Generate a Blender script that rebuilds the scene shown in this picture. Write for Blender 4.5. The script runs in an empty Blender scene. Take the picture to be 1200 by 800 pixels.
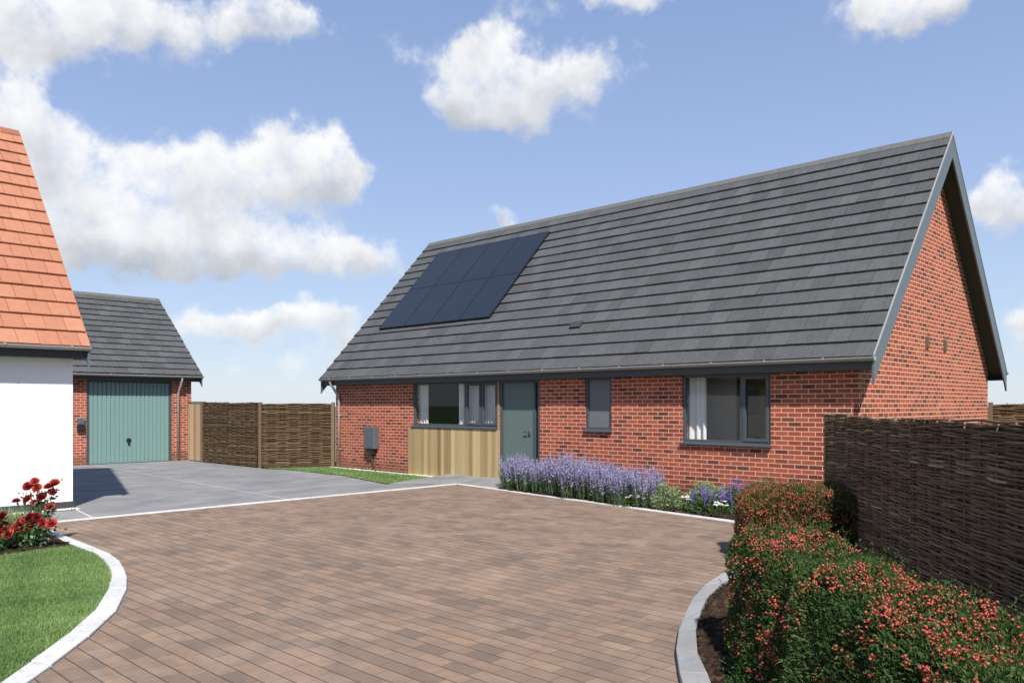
import bpy, math, random
import numpy as np
from mathutils import Vector, Matrix
random.seed(7)
rng = np.random.default_rng(11)
SC = bpy.context.scene
COL = SC.collection
R = math.radians

# ------------------------------------------------------------------ node helpers
def new_mat(name):
    m = bpy.data.materials.new(name); m.use_nodes = True
    nt = m.node_tree; nt.nodes.clear()
    out = nt.nodes.new('ShaderNodeOutputMaterial')
    b = nt.nodes.new('ShaderNodeBsdfPrincipled')
    nt.links.new(b.outputs[0], out.inputs[0])
    return m, nt, b, out

def setv(sock, v, nt):
    if hasattr(v, 'is_output'): nt.links.new(v, sock)
    else:
        if isinstance(v, (tuple, list)) and len(v) == 3 and sock.type == 'RGBA': v = (*v, 1)
        sock.default_value = v

def mth(nt, op, a, b=None, c=None, clamp=False):
    n = nt.nodes.new('ShaderNodeMath'); n.operation = op; n.use_clamp = clamp
    setv(n.inputs[0], a, nt)
    if b is not None: setv(n.inputs[1], b, nt)
    if c is not None: setv(n.inputs[2], c, nt)
    return n.outputs[0]

def mix(nt, f, a, b, mode='MIX'):
    n = nt.nodes.new('ShaderNodeMix'); n.data_type = 'RGBA'; n.blend_type = mode
    setv(n.inputs[0], f, nt); setv(n.inputs[6], a, nt); setv(n.inputs[7], b, nt)
    return n.outputs[2]

def ramp(nt, f, stops, interp='LINEAR'):
    n = nt.nodes.new('ShaderNodeValToRGB'); n.color_ramp.interpolation = interp
    e = n.color_ramp.elements
    while len(e) < len(stops): e.new(0.5)
    for el, (p, c) in zip(e, stops):
        el.position = p; el.color = (*c, 1) if len(c) == 3 else c
    setv(n.inputs[0], f, nt)
    return n.outputs[0]

def noise(nt, vec, scale, detail=4, rough=.55, dist=0):
    n = nt.nodes.new('ShaderNodeTexNoise')
    n.inputs['Scale'].default_value = scale; n.inputs['Detail'].default_value = detail
    n.inputs['Roughness'].default_value = rough; n.inputs['Distortion'].default_value = dist
    if vec is not None: nt.links.new(vec, n.inputs['Vector'])
    return n.outputs[0]

def objco(nt): return nt.nodes.new('ShaderNodeTexCoord').outputs['Object']

def mapping(nt, vec, scale=(1, 1, 1), loc=(0, 0, 0)):
    n = nt.nodes.new('ShaderNodeMapping'); nt.links.new(vec, n.inputs[0])
    n.inputs['Scale'].default_value = scale; n.inputs['Location'].default_value = loc
    return n.outputs[0]

def bump(nt, h, strength, dist=.01, normal=None):
    n = nt.nodes.new('ShaderNodeBump'); n.inputs['Strength'].default_value = strength
    n.inputs['Distance'].default_value = dist; nt.links.new(h, n.inputs['Height'])
    if normal is not None: nt.links.new(normal, n.inputs['Normal'])
    return n.outputs[0]

def attr(nt, name='tone'):
    n = nt.nodes.new('ShaderNodeAttribute'); n.attribute_name = name
    return n.outputs['Fac']

def tone_mat(name, stops, rough=.8, nscale=8, namt=.25, stretch=(1, 1, 1), bump_s=0, bscale=60, spec=.3, trans=0):
    """colour ramp over the per-face 'tone' attribute, disturbed by noise"""
    m, nt, b, out = new_mat(name)
    co = objco(nt); v = mapping(nt, co, stretch)
    t = attr(nt)
    nz = noise(nt, v, nscale, 5)
    f = mth(nt, 'ADD', t, mth(nt, 'MULTIPLY', mth(nt, 'SUBTRACT', nz, .5), namt), clamp=True)
    setv(b.inputs['Base Color'], ramp(nt, f, stops), nt)
    b.inputs['Roughness'].default_value = rough
    b.inputs['Specular IOR Level'].default_value = spec
    if bump_s:
        nt.links.new(bump(nt, noise(nt, v, bscale, 4), bump_s), b.inputs['Normal'])
    if trans:
        tr = nt.nodes.new('ShaderNodeBsdfTranslucent')
        setv(tr.inputs[0], ramp(nt, f, [(p, (c[0] * 1.3, c[1] * 1.4, c[2])) for p, c in stops]), nt)
        mx = nt.nodes.new('ShaderNodeMixShader'); mx.inputs[0].default_value = trans
        nt.links.new(b.outputs[0], mx.inputs[1]); nt.links.new(tr.outputs[0], mx.inputs[2])
        nt.links.new(mx.outputs[0], out.inputs[0])
    return m

def speckle(name, col, lo=.68, hi=.74, scale=38, amt=.6):
    nt = M[name].node_tree; b = next(n for n in nt.nodes if n.type == 'BSDF_PRINCIPLED')
    src = b.inputs['Base Color'].links[0].from_socket
    f = ramp(nt, noise(nt, objco(nt), scale, 4, .6), [(lo, (0, 0, 0)), (hi, (1, 1, 1))])
    setv(b.inputs['Base Color'], mix(nt, mth(nt, 'MULTIPLY', f, amt), src, col), nt)

def plain(name, col, rough=.5, metal=0, spec=.5, nscale=12, namt=.12, bump_s=0, bscale=80):
    m, nt, b, out = new_mat(name)
    co = objco(nt)
    nz = noise(nt, co, nscale, 5)
    lo = tuple(c * (1 - namt) for c in col); hi = tuple(min(1, c * (1 + namt)) for c in col)
    setv(b.inputs['Base Color'], mix(nt, nz, lo, hi), nt)
    b.inputs['Roughness'].default_value = rough; b.inputs['Metallic'].default_value = metal
    b.inputs['Specular IOR Level'].default_value = spec
    if bump_s: nt.links.new(bump(nt, noise(nt, co, bscale, 4), bump_s), b.inputs['Normal'])
    return m

def brick_mat(name, z_off=0.0):
    m, nt, b, out = new_mat(name)
    co = objco(nt)
    g = nt.nodes.new('ShaderNodeNewGeometry')
    vt = nt.nodes.new('ShaderNodeVectorTransform'); vt.vector_type = 'NORMAL'
    vt.convert_from = 'WORLD'; vt.convert_to = 'OBJECT'
    nt.links.new(g.outputs['True Normal'], vt.inputs[0])
    sn = nt.nodes.new('ShaderNodeSeparateXYZ'); nt.links.new(vt.outputs[0], sn.inputs[0])
    sp = nt.nodes.new('ShaderNodeSeparateXYZ'); nt.links.new(co, sp.inputs[0])
    side = mth(nt, 'GREATER_THAN', mth(nt, 'ABSOLUTE', sn.outputs[0]), .6)
    u = mth(nt, 'ADD', mth(nt, 'MULTIPLY', sp.outputs[1], side),
            mth(nt, 'MULTIPLY', sp.outputs[0], mth(nt, 'SUBTRACT', 1, side)))
    u = mth(nt, 'ADD', u, mth(nt, 'MULTIPLY', side, .1125))
    # hand-laid irregularity
    nzv = noise(nt, co, 9, 3)
    zz = mth(nt, 'ADD', sp.outputs[2], mth(nt, 'MULTIPLY', mth(nt, 'SUBTRACT', nzv, .5), .006))
    cb = nt.nodes.new('ShaderNodeCombineXYZ')
    nt.links.new(mth(nt, 'ADD', u, 60.0), cb.inputs[0]); nt.links.new(mth(nt, 'ADD', zz, z_off + 6.0), cb.inputs[1])
    def bt(c1, c2):
        n = nt.nodes.new('ShaderNodeTexBrick')
        n.inputs['Scale'].default_value = 1; n.inputs['Mortar Size'].default_value = .0072
        n.inputs['Mortar Smooth'].default_value = .25; n.inputs['Bias'].default_value = 0
        n.inputs['Brick Width'].default_value = .225; n.inputs['Row Height'].default_value = .075
        n.inputs['Color1'].default_value = c1; n.inputs['Color2'].default_value = c2
        n.inputs['Mortar'].default_value = (.5, .5, .5, 1)
        nt.links.new(cb.outputs[0], n.inputs['Vector'])
        return n
    n = bt((0, 0, 0, 1), (1, 1, 1, 1))
    rnd = n.outputs['Color']; fac = n.outputs['Fac']
    bc = ramp(nt, rnd, [(0, (.028, .014, .015)), (.10, (.060, .020, .019)), (.17, (.17, .034, .023)), (.35, (.26, .052, .030)),
                        (.6, (.35, .072, .038)), (.85, (.42, .097, .048)), (1, (.30, .068, .040))])
    bc = mix(nt, mth(nt, 'MULTIPLY', noise(nt, co, 45, 5), .55), bc, (.26, .07, .034))
    big = noise(nt, co, .9, 3)
    bc = mix(nt, mth(nt, 'MULTIPLY', big, .25), bc, (.40, .12, .075))
    mc = mix(nt, noise(nt, co, 30, 4), (.56, .36, .26), (.74, .50, .38))
    col = mix(nt, fac, bc, mc)
    # splash marks at the foot of the wall and a few pale salt blooms
    ft = mth(nt, 'MULTIPLY', ramp(nt, mth(nt, 'ADD', sp.outputs[2], mth(nt, 'MULTIPLY', noise(nt, co, 6, 4), -.35)), [(0, (1, 1, 1)), (.18, (0, 0, 0))]), .5)
    col = mix(nt, ft, col, (.11, .055, .038))
    sl = ramp(nt, noise(nt, co, 1.7, 6, .65), [(.60, (0, 0, 0)), (.80, (1, 1, 1))])
    col = mix(nt, mth(nt, 'MULTIPLY', sl, .35), col, (.55, .36, .28))
    setv(b.inputs['Base Color'], col, nt)
    b.inputs['Roughness'].default_value = .88; b.inputs['Specular IOR Level'].default_value = .2
    h = mth(nt, 'SUBTRACT', mth(nt, 'MULTIPLY', noise(nt, co, 120, 4), .3), fac)
    nt.links.new(bump(nt, h, .55, .008), b.inputs['Normal'])
    return m

def paving_mat():
    m, nt, b, out = new_mat('block_paving')
    co = objco(nt)
    sp = nt.nodes.new('ShaderNodeSeparateXYZ'); nt.links.new(co, sp.inputs[0])
    w = noise(nt, co, 2.2, 2)
    yy = mth(nt, 'ADD', sp.outputs[1], mth(nt, 'MULTIPLY', mth(nt, 'SUBTRACT', w, .5), .012))
    # every course is shifted by its own amount so the bond looks laid by hand
    row = mth(nt, 'FLOOR', mth(nt, 'DIVIDE', mth(nt, 'ADD', yy, 40.8), .136))
    wn = nt.nodes.new('ShaderNodeTexWhiteNoise'); wn.noise_dimensions = '1D'; nt.links.new(row, wn.inputs['W'])
    xx = mth(nt, 'ADD', sp.outputs[0], mth(nt, 'MULTIPLY', wn.outputs[0], .12))
    cb = nt.nodes.new('ShaderNodeCombineXYZ')
    nt.links.new(mth(nt, 'ADD', xx, 40.0), cb.inputs[0]); nt.links.new(mth(nt, 'ADD', yy, 40.8), cb.inputs[1])
    n = nt.nodes.new('ShaderNodeTexBrick')
    n.inputs['Scale'].default_value = 1; n.inputs['Mortar Size'].default_value = .0034
    n.inputs['Mortar Smooth'].default_value = .6; n.inputs['Brick Width'].default_value = .26
    n.inputs['Row Height'].default_value = .136
    n.inputs['Color1'].default_value = (0, 0, 0, 1); n.inputs['Color2'].default_value = (1, 1, 1, 1)
    n.inputs['Mortar'].default_value = (.5, .5, .5, 1)
    nt.links.new(cb.outputs[0], n.inputs['Vector'])
    c = ramp(nt, n.outputs['Color'], [(0, (.105, .078, .060)), (.18, (.165, .118, .090)), (.38, (.245, .158, .107)),
                                      (.55, (.258, .182, .132)), (.72, (.228, .140, .094)), (.88, (.305, .203, .130)), (1, (.200, .155, .125))])
    big = noise(nt, co, .55, 4)
    c = mix(nt, mth(nt, 'MULTIPLY', big, .30), c, (.262, .195, .143))
    blot = noise(nt, mapping(nt, co, (6, 9, 1)), 1, 3, .6)
    c = mix(nt, mth(nt, 'MULTIPLY', ramp(nt, blot, [(.42, (0, 0, 0)), (.7, (1, 1, 1))]), .5), c, (.105, .080, .062))
    fine = noise(nt, co, 160, 4, .7)
    c = mix(nt, .35, c, mix(nt, fine, (.07, .048, .034), (.34, .245, .185)))
    fr_ = mth(nt, 'FRACT', mth(nt, 'DIVIDE', mth(nt, 'ADD', yy, 40.8), .136))
    ed = mth(nt, 'MINIMUM', fr_, mth(nt, 'SUBTRACT', 1, fr_))
    wob = mth(nt, 'MULTIPLY', noise(nt, co, 14, 3), .055)
    lj = mth(nt, 'SUBTRACT', 1, mth(nt, 'SMOOTH_MIN', 1, mth(nt, 'DIVIDE', ed, mth(nt, 'ADD', wob, .026)), .1), clamp=True)
    pt = ramp(nt, noise(nt, mapping(nt, co, (1.0, 1.5, 1)), 1.15, 5, .6), [(.46, (0, 0, 0)), (.68, (1, 1, 1))])
    c = mix(nt, mth(nt, 'MULTIPLY', pt, .42), c, (.115, .088, .070))
    lt = ramp(nt, noise(nt, mapping(nt, co, (1.4, 1.0, 1), (7, 3, 0)), 1.0, 5, .6), [(.50, (0, 0, 0)), (.72, (1, 1, 1))])
    c = mix(nt, mth(nt, 'MULTIPLY', lt, .40), c, (.36, .265, .20))
    jx = mth(nt, 'MAXIMUM', mth(nt, 'MULTIPLY', n.outputs['Fac'], .55), lj)
    col = mix(nt, mth(nt, 'MULTIPLY', jx, .95), c, (.040, .022, .014))
    setv(b.inputs['Base Color'], col, nt)
    b.inputs['Roughness'].default_value = .85; b.inputs['Specular IOR Level'].default_value = .25
    h = mth(nt, 'SUBTRACT', mth(nt, 'MULTIPLY', fine, .18), jx)
    nt.links.new(bump(nt, h, .7, .006), b.inputs['Normal'])
    return m

def concrete_mat(name, lo, hi, dirt):
    m, nt, b, out = new_mat(name)
    co = objco(nt)
    a = noise(nt, mapping(nt, co, (1.6, .9, 1)), 1.1, 6, .6, .4)
    f = noise(nt, co, 70, 5, .7)
    c = mix(nt, ramp(nt, a, [(.3, (0, 0, 0)), (.7, (1, 1, 1))]), lo, hi)
    c = mix(nt, mth(nt, 'MULTIPLY', f, .35), c, dirt)
    setv(b.inputs['Base Color'], c, nt)
    b.inputs['Roughness'].default_value = .8; b.inputs['Specular IOR Level'].default_value = .3
    nt.links.new(bump(nt, f, .25, .004), b.inputs['Normal'])
    return m

def glass_mat(name, tint=(.93, .94, .94)):
    m, nt, b, out = new_mat(name)
    nt.nodes.remove(b)
    tr = nt.nodes.new('ShaderNodeBsdfTransparent'); tr.inputs[0].default_value = (*tint, 1)
    gl = nt.nodes.new('ShaderNodeBsdfGlossy'); gl.inputs['Roughness'].default_value = .02
    fr = nt.nodes.new('ShaderNodeFresnel'); fr.inputs[0].default_value = 1.5
    mx = nt.nodes.new('ShaderNodeMixShader')
    gg = nt.nodes.new('ShaderNodeNewGeometry')
    nt.links.new(mth(nt, 'MULTIPLY', fr.outputs[0], mth(nt, 'SUBTRACT', 1, gg.outputs['Backfacing'])), mx.inputs[0]); nt.links.new(tr.outputs[0], mx.inputs[1]); nt.links.new(gl.outputs[0], mx.inputs[2])
    nt.links.new(mx.outputs[0], out.inputs[0])
    return m

def solar_mat():
    m, nt, b, out = new_mat('solar_cells')
    co = objco(nt)
    n = nt.nodes.new('ShaderNodeTexBrick'); n.offset = 0
    n.inputs['Scale'].default_value = 1; n.inputs['Mortar Size'].default_value = .004
    n.inputs['Brick Width'].default_value = .17; n.inputs['Row Height'].default_value = .155
    n.inputs['Color1'].default_value = (.015, .018, .025, 1); n.inputs['Color2'].default_value = (.017, .021, .029, 1)
    n.inputs['Mortar'].default_value = (.02, .026, .04, 1)
    nt.links.new(mapping(nt, co, (1, 1, 1), (5, 5, 0)), n.inputs['Vector'])
    setv(b.inputs['Base Color'], n.outputs[0], nt)
    b.inputs['Roughness'].default_value = .3; b.inputs['Specular IOR Level'].default_value = .35
    return m

M = {}
M['brick'] = brick_mat('red_brick')
M['paving'] = paving_mat()
M['drive'] = concrete_mat('grey_concrete', (.150, .150, .150), (.275, .274, .270), (.12, .12, .12))
M['kerb'] = concrete_mat('pale_kerb_stone', (.47, .465, .455), (.60, .59, .575), (.32, .31, .30))
M['kerbshade'] = concrete_mat('shaded_kerb_stone', (.22, .22, .22), (.36, .36, .355), (.14, .14, .14))  # darker copy of the pale kerb stone, shade put into the colour
M['slate'] = tone_mat('grey_slate', [(0, (.038, .039, .040)), (.5, (.072, .074, .076)), (1, (.108, .110, .112))], .72, 16, .9, (2.2, .55, .55), .5, 70, .35)
M['terra'] = tone_mat('orange_tile', [(0, (.26, .100, .058)), (.5, (.37, .157, .092)), (1, (.47, .225, .14))], .75, 10, .5, (1, 1, 1), .3, 80, .3)
M['ridge'] = plain('ridge_tile_grey', (.11, .11, .105), .8, 0, .3, 25, .3, .2)
M['dark'] = plain('slate_grey_paint', (.050, .058, .066), .45, 0, .4, 6, .08)
M['frame'] = plain('grey_window_frame', (.060, .072, .084), .4, 0, .5, 6, .06)
M['barge'] = plain('grey_barge_board', (.105, .128, .145), .45, 0, .4, 6, .06)
M['soffit'] = plain('dark_soffit_board', (.045, .046, .048), .6, 0, .3, 6, .06)
M['metal'] = plain('galvanised_metal', (.33, .32, .31), .45, .1, .5, 18, .15)
M['pipe'] = plain('pale_pipe', (.40, .34, .32), .45, .2, .5, 18, .12)
M['render'] = plain('white_render', (.84, .84, .84), .85, 0, .2, 2.5, .03, .12, 260)
M['plinth'] = plain('dark_plinth', (.055, .055, .055), .8, 0, .3, 14, .3)
M['wood'] = tone_mat('timber_cladding', [(0, (.23, .15, .070)), (.5, (.38, .275, .14)), (1, (.52, .40, .215))], .6, 3, .45, (14, 14, .7), .1, 12, .3)
M['gatewood'] = tone_mat('gate_timber', [(0, (.30, .19, .11)), (.5, (.44, .30, .18)), (1, (.56, .40, .26))], .65, 3, .4, (14, 14, .7), .1, 12, .3)
M['teal'] = plain('teal_garage_paint', (.165, .270, .255), .45, 0, .4, 5, .06)
M['door'] = plain('shaded_green_door_paint', (.105, .146, .135), .4, 0, .45, 5, .06)  # darker than the garage door: the doorway's shade is put into the colour
M['black'] = plain('black_plastic', (.015, .015, .017), .4, 0, .5)
M['box'] = plain('grey_box_plastic', (.085, .105, .118), .45, 0, .45)
M['glass'] = glass_mat('window_glass')
M['darkglass'] = plain('dark_glass', (.012, .014, .018), .08, 0, .5)
M['frost'] = plain('frosted_glass', (.13, .14, .15), .35, 0, .5, 3, .1)
M['curtain'] = plain('pale_curtain', (.80, .78, .76), .9, 0, .1, 20, .05)
M['wallin'] = plain('interior_paint', (.78, .79, .80), .9, 0, .1, 3, .03)
M['navy'] = plain('navy_reflection_paint', (.03, .065, .11), .9, 0, .1, 3, .03)  # window reflection put into the wall colour as navy
M['oak'] = plain('oak_interior_door', (.42, .26, .14), .6, 0, .2, 6, .2)
M['floorin'] = plain('interior_floor', (.25, .18, .12), .7, 0, .2, 6, .2)
M['cells'] = solar_mat()
M['solarframe'] = plain('black_panel_frame', (.017, .020, .027), .4, .3, .5)
M['mossvent'] = plain('weathered_vent', (.12, .085, .05), .8, 0, .3, 60, .4)
M['willow'] = tone_mat('woven_willow', [(0, (.085, .052, .030)), (.5, (.180, .116, .068)), (.85, (.28, .195, .125)), (1, (.42, .325, .23))], .85, 30, .5, (1, 1, 1), .4, 150, .2)
M['brush'] = tone_mat('woven_brushwood', [(0, (.055, .036, .020)), (.5, (.12, .078, .042)), (1, (.24, .165, .10))], .85, 30, .5, (1, 1, 1), .4, 150, .2)
M['post'] = tone_mat('fence_post_wood', [(0, (.13, .08, .055)), (1, (.24, .16, .115))], .8, 6, .5, (8, 8, 1), .3, 30, .2)
M['soil'] = tone_mat('bed_soil', [(0, (.014, .009, .006)), (.5, (.034, .021, .014)), (1, (.085, .053, .034))], .95, 18, 1.0, (1, 1, 1), .9, 60, .1)
M['pebble'] = tone_mat('white_pebble', [(0, (.42, .38, .30)), (1, (.78, .75, .66))], .7, 20, .3)
M['grass'] = tone_mat('lawn_grass', [(0, (.095, .165, .055)), (.5, (.185, .28, .095)), (1, (.31, .39, .16))], .6, 1.6, .5, (1, 1, 1), 0, 60, .25, .3)
M['turf'] = plain('turf_soil', (.09, .15, .04), .95, 0, .1, 8, .4, .5, 90)
M['ground'] = plain('field_ground', (.10, .145, .055), .95, 0, .1, 1.7, .45, .5, 40)
M['lavleaf'] = tone_mat('lavender_stem', [(0, (.045, .075, .035)), (.6, (.10, .15, .07)), (1, (.20, .25, .13))], .7, 8, .3, (1, 1, 1), 0, 60, .2, .2)
M['lavflower'] = tone_mat('lavender_flower', [(0, (.17, .15, .27)), (.5, (.29, .27, .43)), (1, (.45, .43, .58))], .8, 20, .4, (1, 1, 1), 0, 60, .1, .15)
M['purple'] = tone_mat('purple_flower', [(0, (.10, .07, .26)), (.5, (.18, .13, .42)), (1, (.30, .24, .58))], .8, 20, .4, (1, 1, 1), 0, 60, .1, .15)
M['sage'] = tone_mat('pale_green_leaf', [(0, (.09, .14, .06)), (.5, (.20, .27, .13)), (1, (.38, .44, .24))], .7, 8, .3, (1, 1, 1), 0, 60, .2, .2)
M['midleaf'] = tone_mat('mid_green_leaf', [(0, (.025, .06, .018)), (.5, (.06, .12, .035)), (1, (.12, .2, .06))], .6, 8, .3, (1, 1, 1), 0, 60, .3, .2)
M['hedgeleaf'] = tone_mat('hedge_leaf', [(0, (.018, .040, .012)), (.5, (.040, .078, .022)), (.85, (.072, .125, .034)), (1, (.15, .11, .034))], .65, 5, .4, (1, 1, 1), 0, 60, .15, .2)
M['hedgeold'] = tone_mat('bronze_hedge_leaf', [(0, (.04, .055, .016)), (.4, (.09, .10, .03)), (.75, (.17, .11, .035)), (1, (.26, .12, .034))], .5, 5, .4, (1, 1, 1), 0, 60, .35, .2)
M['twig'] = plain('hedge_core_shade', (.035, .026, .016), .9, 0, .1, 30, .4)  # dark hedge core: shade between the leaves is put into its colour
M['berry'] = tone_mat('red_berry', [(0, (.17, .020, .015)), (.5, (.30, .044, .024)), (1, (.45, .105, .048))], .35, 40, .3, (1, 1, 1), 0, 60, .5)
M['rose'] = tone_mat('red_rose', [(0, (.13, .008, .012)), (.5, (.30, .022, .024)), (1, (.50, .085, .06))], .6, 30, .3, (1, 1, 1), 0, 60, .2, .15)
M['cream'] = tone_mat('cream_flower', [(0, (.6, .58, .46)), (1, (.85, .83, .74))], .8, 20, .2)
M['roseleaf'] = tone_mat('rose_leaf', [(0, (.02, .05, .016)), (.5, (.045, .10, .03)), (1, (.10, .17, .06))], .45, 8, .3, (1, 1, 1), 0, 60, .4, .15)

speckle('slate', (.17, .175, .16)); speckle('terra', (.42, .34, .26), .70, .78); speckle('ridge', (.24, .24, .21), .6, .72)
speckle('render', (.62, .60, .56), .62, .85, 3.0, .25); speckle('kerb', (.26, .25, .23), .56, .72, 20, .65); speckle('kerbshade', (.12, .115, .10), .60, .75, 22, .5)
speckle('drive', (.085, .083, .08), .66, .78, 2.2, .45)

# ------------------------------------------------------------------ mesh helpers
class MB:
    """collects faces; build() links them as ONE mesh object"""
    def __init__(s): s.v = []; s.f = []; s.t = []; s.n = 0
    def add(s, verts, faces, tone=.5):
        k = s.n; s.v.extend(tuple(p) for p in verts); s.n += len(verts)
        s.f.extend(tuple(i + k for i in f) for f in faces)
        if isinstance(tone, (int, float)): s.t.extend([tone] * len(faces))
        else: s.t.extend(tone)
    def box(s, a, b, tone=.5):
        x0, y0, z0 = (min(p, q) for p, q in zip(a, b)); x1, y1, z1 = (max(p, q) for p, q in zip(a, b))
        s.add([(x0,y0,z0),(x1,y0,z0),(x1,y1,z0),(x0,y1,z0),(x0,y0,z1),(x1,y0,z1),(x1,y1,z1),(x0,y1,z1)],
              [(0,3,2,1),(4,5,6,7),(0,1,5,4),(1,2,6,5),(2,3,7,6),(3,0,4,7)], tone)
    def obox(s, o, ex, ey, ez, tone=.5):
        o, ex, ey, ez = map(np.asarray, (o, ex, ey, ez))
        c = [o, o+ex, o+ex+ey, o+ey, o+ez, o+ex+ez, o+ex+ey+ez, o+ey+ez]
        s.add(c, [(0,3,2,1),(4,5,6,7),(0,1,5,4),(1,2,6,5),(2,3,7,6),(3,0,4,7)], tone)
    def prism(s, poly, fn, d0, d1, tone=.5):
        """poly: 2-D outline; fn(p, d) -> xyz"""
        n = len(poly)
        s.add([fn(p, d0) for p in poly] + [fn(p, d1) for p in poly],
              [tuple(range(n))[::-1], tuple(range(n, 2*n))] + [(i, (i+1) % n, n + (i+1) % n, n + i) for i in range(n)], tone)
    def tube(s, pts, r, n=8, tone=.5, cap=True):
        pts = [Vector(p) for p in pts]; rr = r if hasattr(r, '__len__') else [r] * len(pts)
        V = []; F = []
        for i, p in enumerate(pts):
            d = (pts[min(i+1, len(pts)-1)] - pts[max(i-1, 0)]).normalized()
            a = d.cross(Vector((0, 0, 1)) if abs(d.z) < .95 else Vector((1, 0, 0))).normalized(); b = d.cross(a)
            for k in range(n):
                t = 2*math.pi*k/n
                V.append(tuple(p + (a*math.cos(t) + b*math.sin(t)) * rr[i]))
        for i in range(len(pts)-1):
            for k in range(n):
                F.append((i*n+k, i*n+(k+1) % n, (i+1)*n+(k+1) % n, (i+1)*n+k))
        if cap: F += [tuple(range(n))[::-1], tuple(range((len(pts)-1)*n, len(pts)*n))]
        s.add(V, F, tone)
    def build(s, name, mat, parent=None, smooth=False, bevel=0, kind=None, label=None):
        me = bpy.data.meshes.new(name)
        me.from_pydata(s.v, [], s.f)
        return finish(me, name, mat, parent, np.array(s.t, dtype=np.float32), smooth, bevel, kind, label)

def finish(me, name, mat, parent, tone, smooth=False, bevel=0, kind=None, label=None):
    a = me.attributes.new('tone', 'FLOAT', 'FACE'); a.data.foreach_set('value', tone)
    me.materials.append(M[mat])
    if smooth: me.polygons.foreach_set('use_smooth', [True]*len(me.polygons))
    me.update()
    o = bpy.data.objects.new(name, me); COL.objects.link(o)
    if parent is not None: o.parent = parent
    if bevel:
        b = o.modifiers.new('bevel', 'BEVEL'); b.width = bevel; b.segments = 2; b.limit_method = 'ANGLE'
    if kind: o['kind'] = kind
    if label: o['label'] = label
    return o

def quads(name, P, tone, mat, parent=None, kind=None):
    """P: (N,4,3) array of quads -> one mesh"""
    N = len(P); me = bpy.data.meshes.new(name)
    me.vertices.add(N*4); me.vertices.foreach_set('co', P.astype(np.float32).ravel())
    me.loops.add(N*4); me.loops.foreach_set('vertex_index', np.arange(N*4, dtype=np.int32))
    me.polygons.add(N); me.polygons.foreach_set('loop_start', np.arange(0, N*4, 4, dtype=np.int32))
    me.polygons.foreach_set('loop_total', np.full(N, 4, dtype=np.int32))
    me.update(calc_edges=True)
    return finish(me, name, mat, parent, np.clip(tone, 0, 1).astype(np.float32), kind=kind)

def tris(name, P, tone, mat, parent=None, kind=None):
    N = len(P); me = bpy.data.meshes.new(name)
    me.vertices.add(N*3); me.vertices.foreach_set('co', P.astype(np.float32).ravel())
    me.loops.add(N*3); me.loops.foreach_set('vertex_index', np.arange(N*3, dtype=np.int32))
    me.polygons.add(N); me.polygons.foreach_set('loop_start', np.arange(0, N*3, 3, dtype=np.int32))
    me.polygons.foreach_set('loop_total', np.full(N, 3, dtype=np.int32))
    me.update(calc_edges=True)
    return finish(me, name, mat, parent, np.clip(tone, 0, 1).astype(np.float32), kind=kind)

def unit(a): return a / np.maximum(np.linalg.norm(a, axis=-1, keepdims=True), 1e-9)

def leaf_quads(c, d, L, W, curl=.25):
    """diamond leaves: base c, direction d, length L, width W"""
    N = len(c); r = unit(rng.normal(size=(N, 3))); w = unit(np.cross(d, r)); nn = np.cross(d, w)
    L = np.broadcast_to(np.asarray(L, float), N)[:, None]; W = np.broadcast_to(np.asarray(W, float), N)[:, None]
    mid = c + d*L*.5 + nn*L*curl*.3
    return np.stack([c, mid + w*W*.5, c + d*L, mid - w*W*.5], 1)

def thing(name, label, cat, loc=(0, 0, 0), rotz=0, group=None):
    o = bpy.data.objects.new(name, None); COL.objects.link(o)
    o.empty_display_size = .2
    o.location = loc; o.rotation_euler = (0, 0, rotz); o['label'] = label; o['category'] = cat
    if group: o['group'] = group
    return o
def tag(o, label, cat, group=None):
    o['label'] = label; o['category'] = cat
    if group: o['group'] = group
    return o
def dup(root, loc, rotz, label, scale=1.0):
    r = root.copy(); COL.objects.link(r); r.location = loc; r.rotation_euler = (0, 0, rotz); r.scale = (scale,)*3
    r['label'] = label
    for ch in list(root.children):
        c = ch.copy(); COL.objects.link(c); c.parent = r
        for g in ch.children:
            d = g.copy(); COL.objects.link(d); d.parent = c
    return r

def in_poly(P, poly):
    x, y = P[:, 0], P[:, 1]; ins = np.zeros(len(P), bool); n = len(poly)
    for i in range(n):
        x0, y0 = poly[i]; x1, y1 = poly[(i+1) % n]
        c = (y0 > y) != (y1 > y)
        with np.errstate(divide='ignore', invalid='ignore'):
            xi = (x1-x0)*(y-y0)/(y1-y0) + x0
        ins ^= c & (x < xi)
    return ins

def sample_poly(poly, n):
    a = np.array(poly); lo = a.min(0); hi = a.max(0); out = np.zeros((0, 2))
    while len(out) < n:
        p = lo + rng.random((n*2, 2))*(hi-lo); out = np.concatenate([out, p[in_poly(p, poly)]])
    return out[:n]

def sheet(name, poly, z, mat, kind='structure', z2=None):
    from mathutils.geometry import tessellate_polygon
    pts = [Vector((p[0], p[1], z if len(p) < 3 else p[2])) for p in poly]
    F = tessellate_polygon([pts])
    me = bpy.data.meshes.new(name)
    FF = []
    for f in F:
        a, b, c = (pts[i] for i in f)
        FF.append(f if (b-a).cross(c-a).z > 0 else f[::-1])
    me.from_pydata([tuple(p) for p in pts], [], FF)
    return finish(me, name, mat, None, np.full(len(FF), .5, np.float32), kind=kind)

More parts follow.
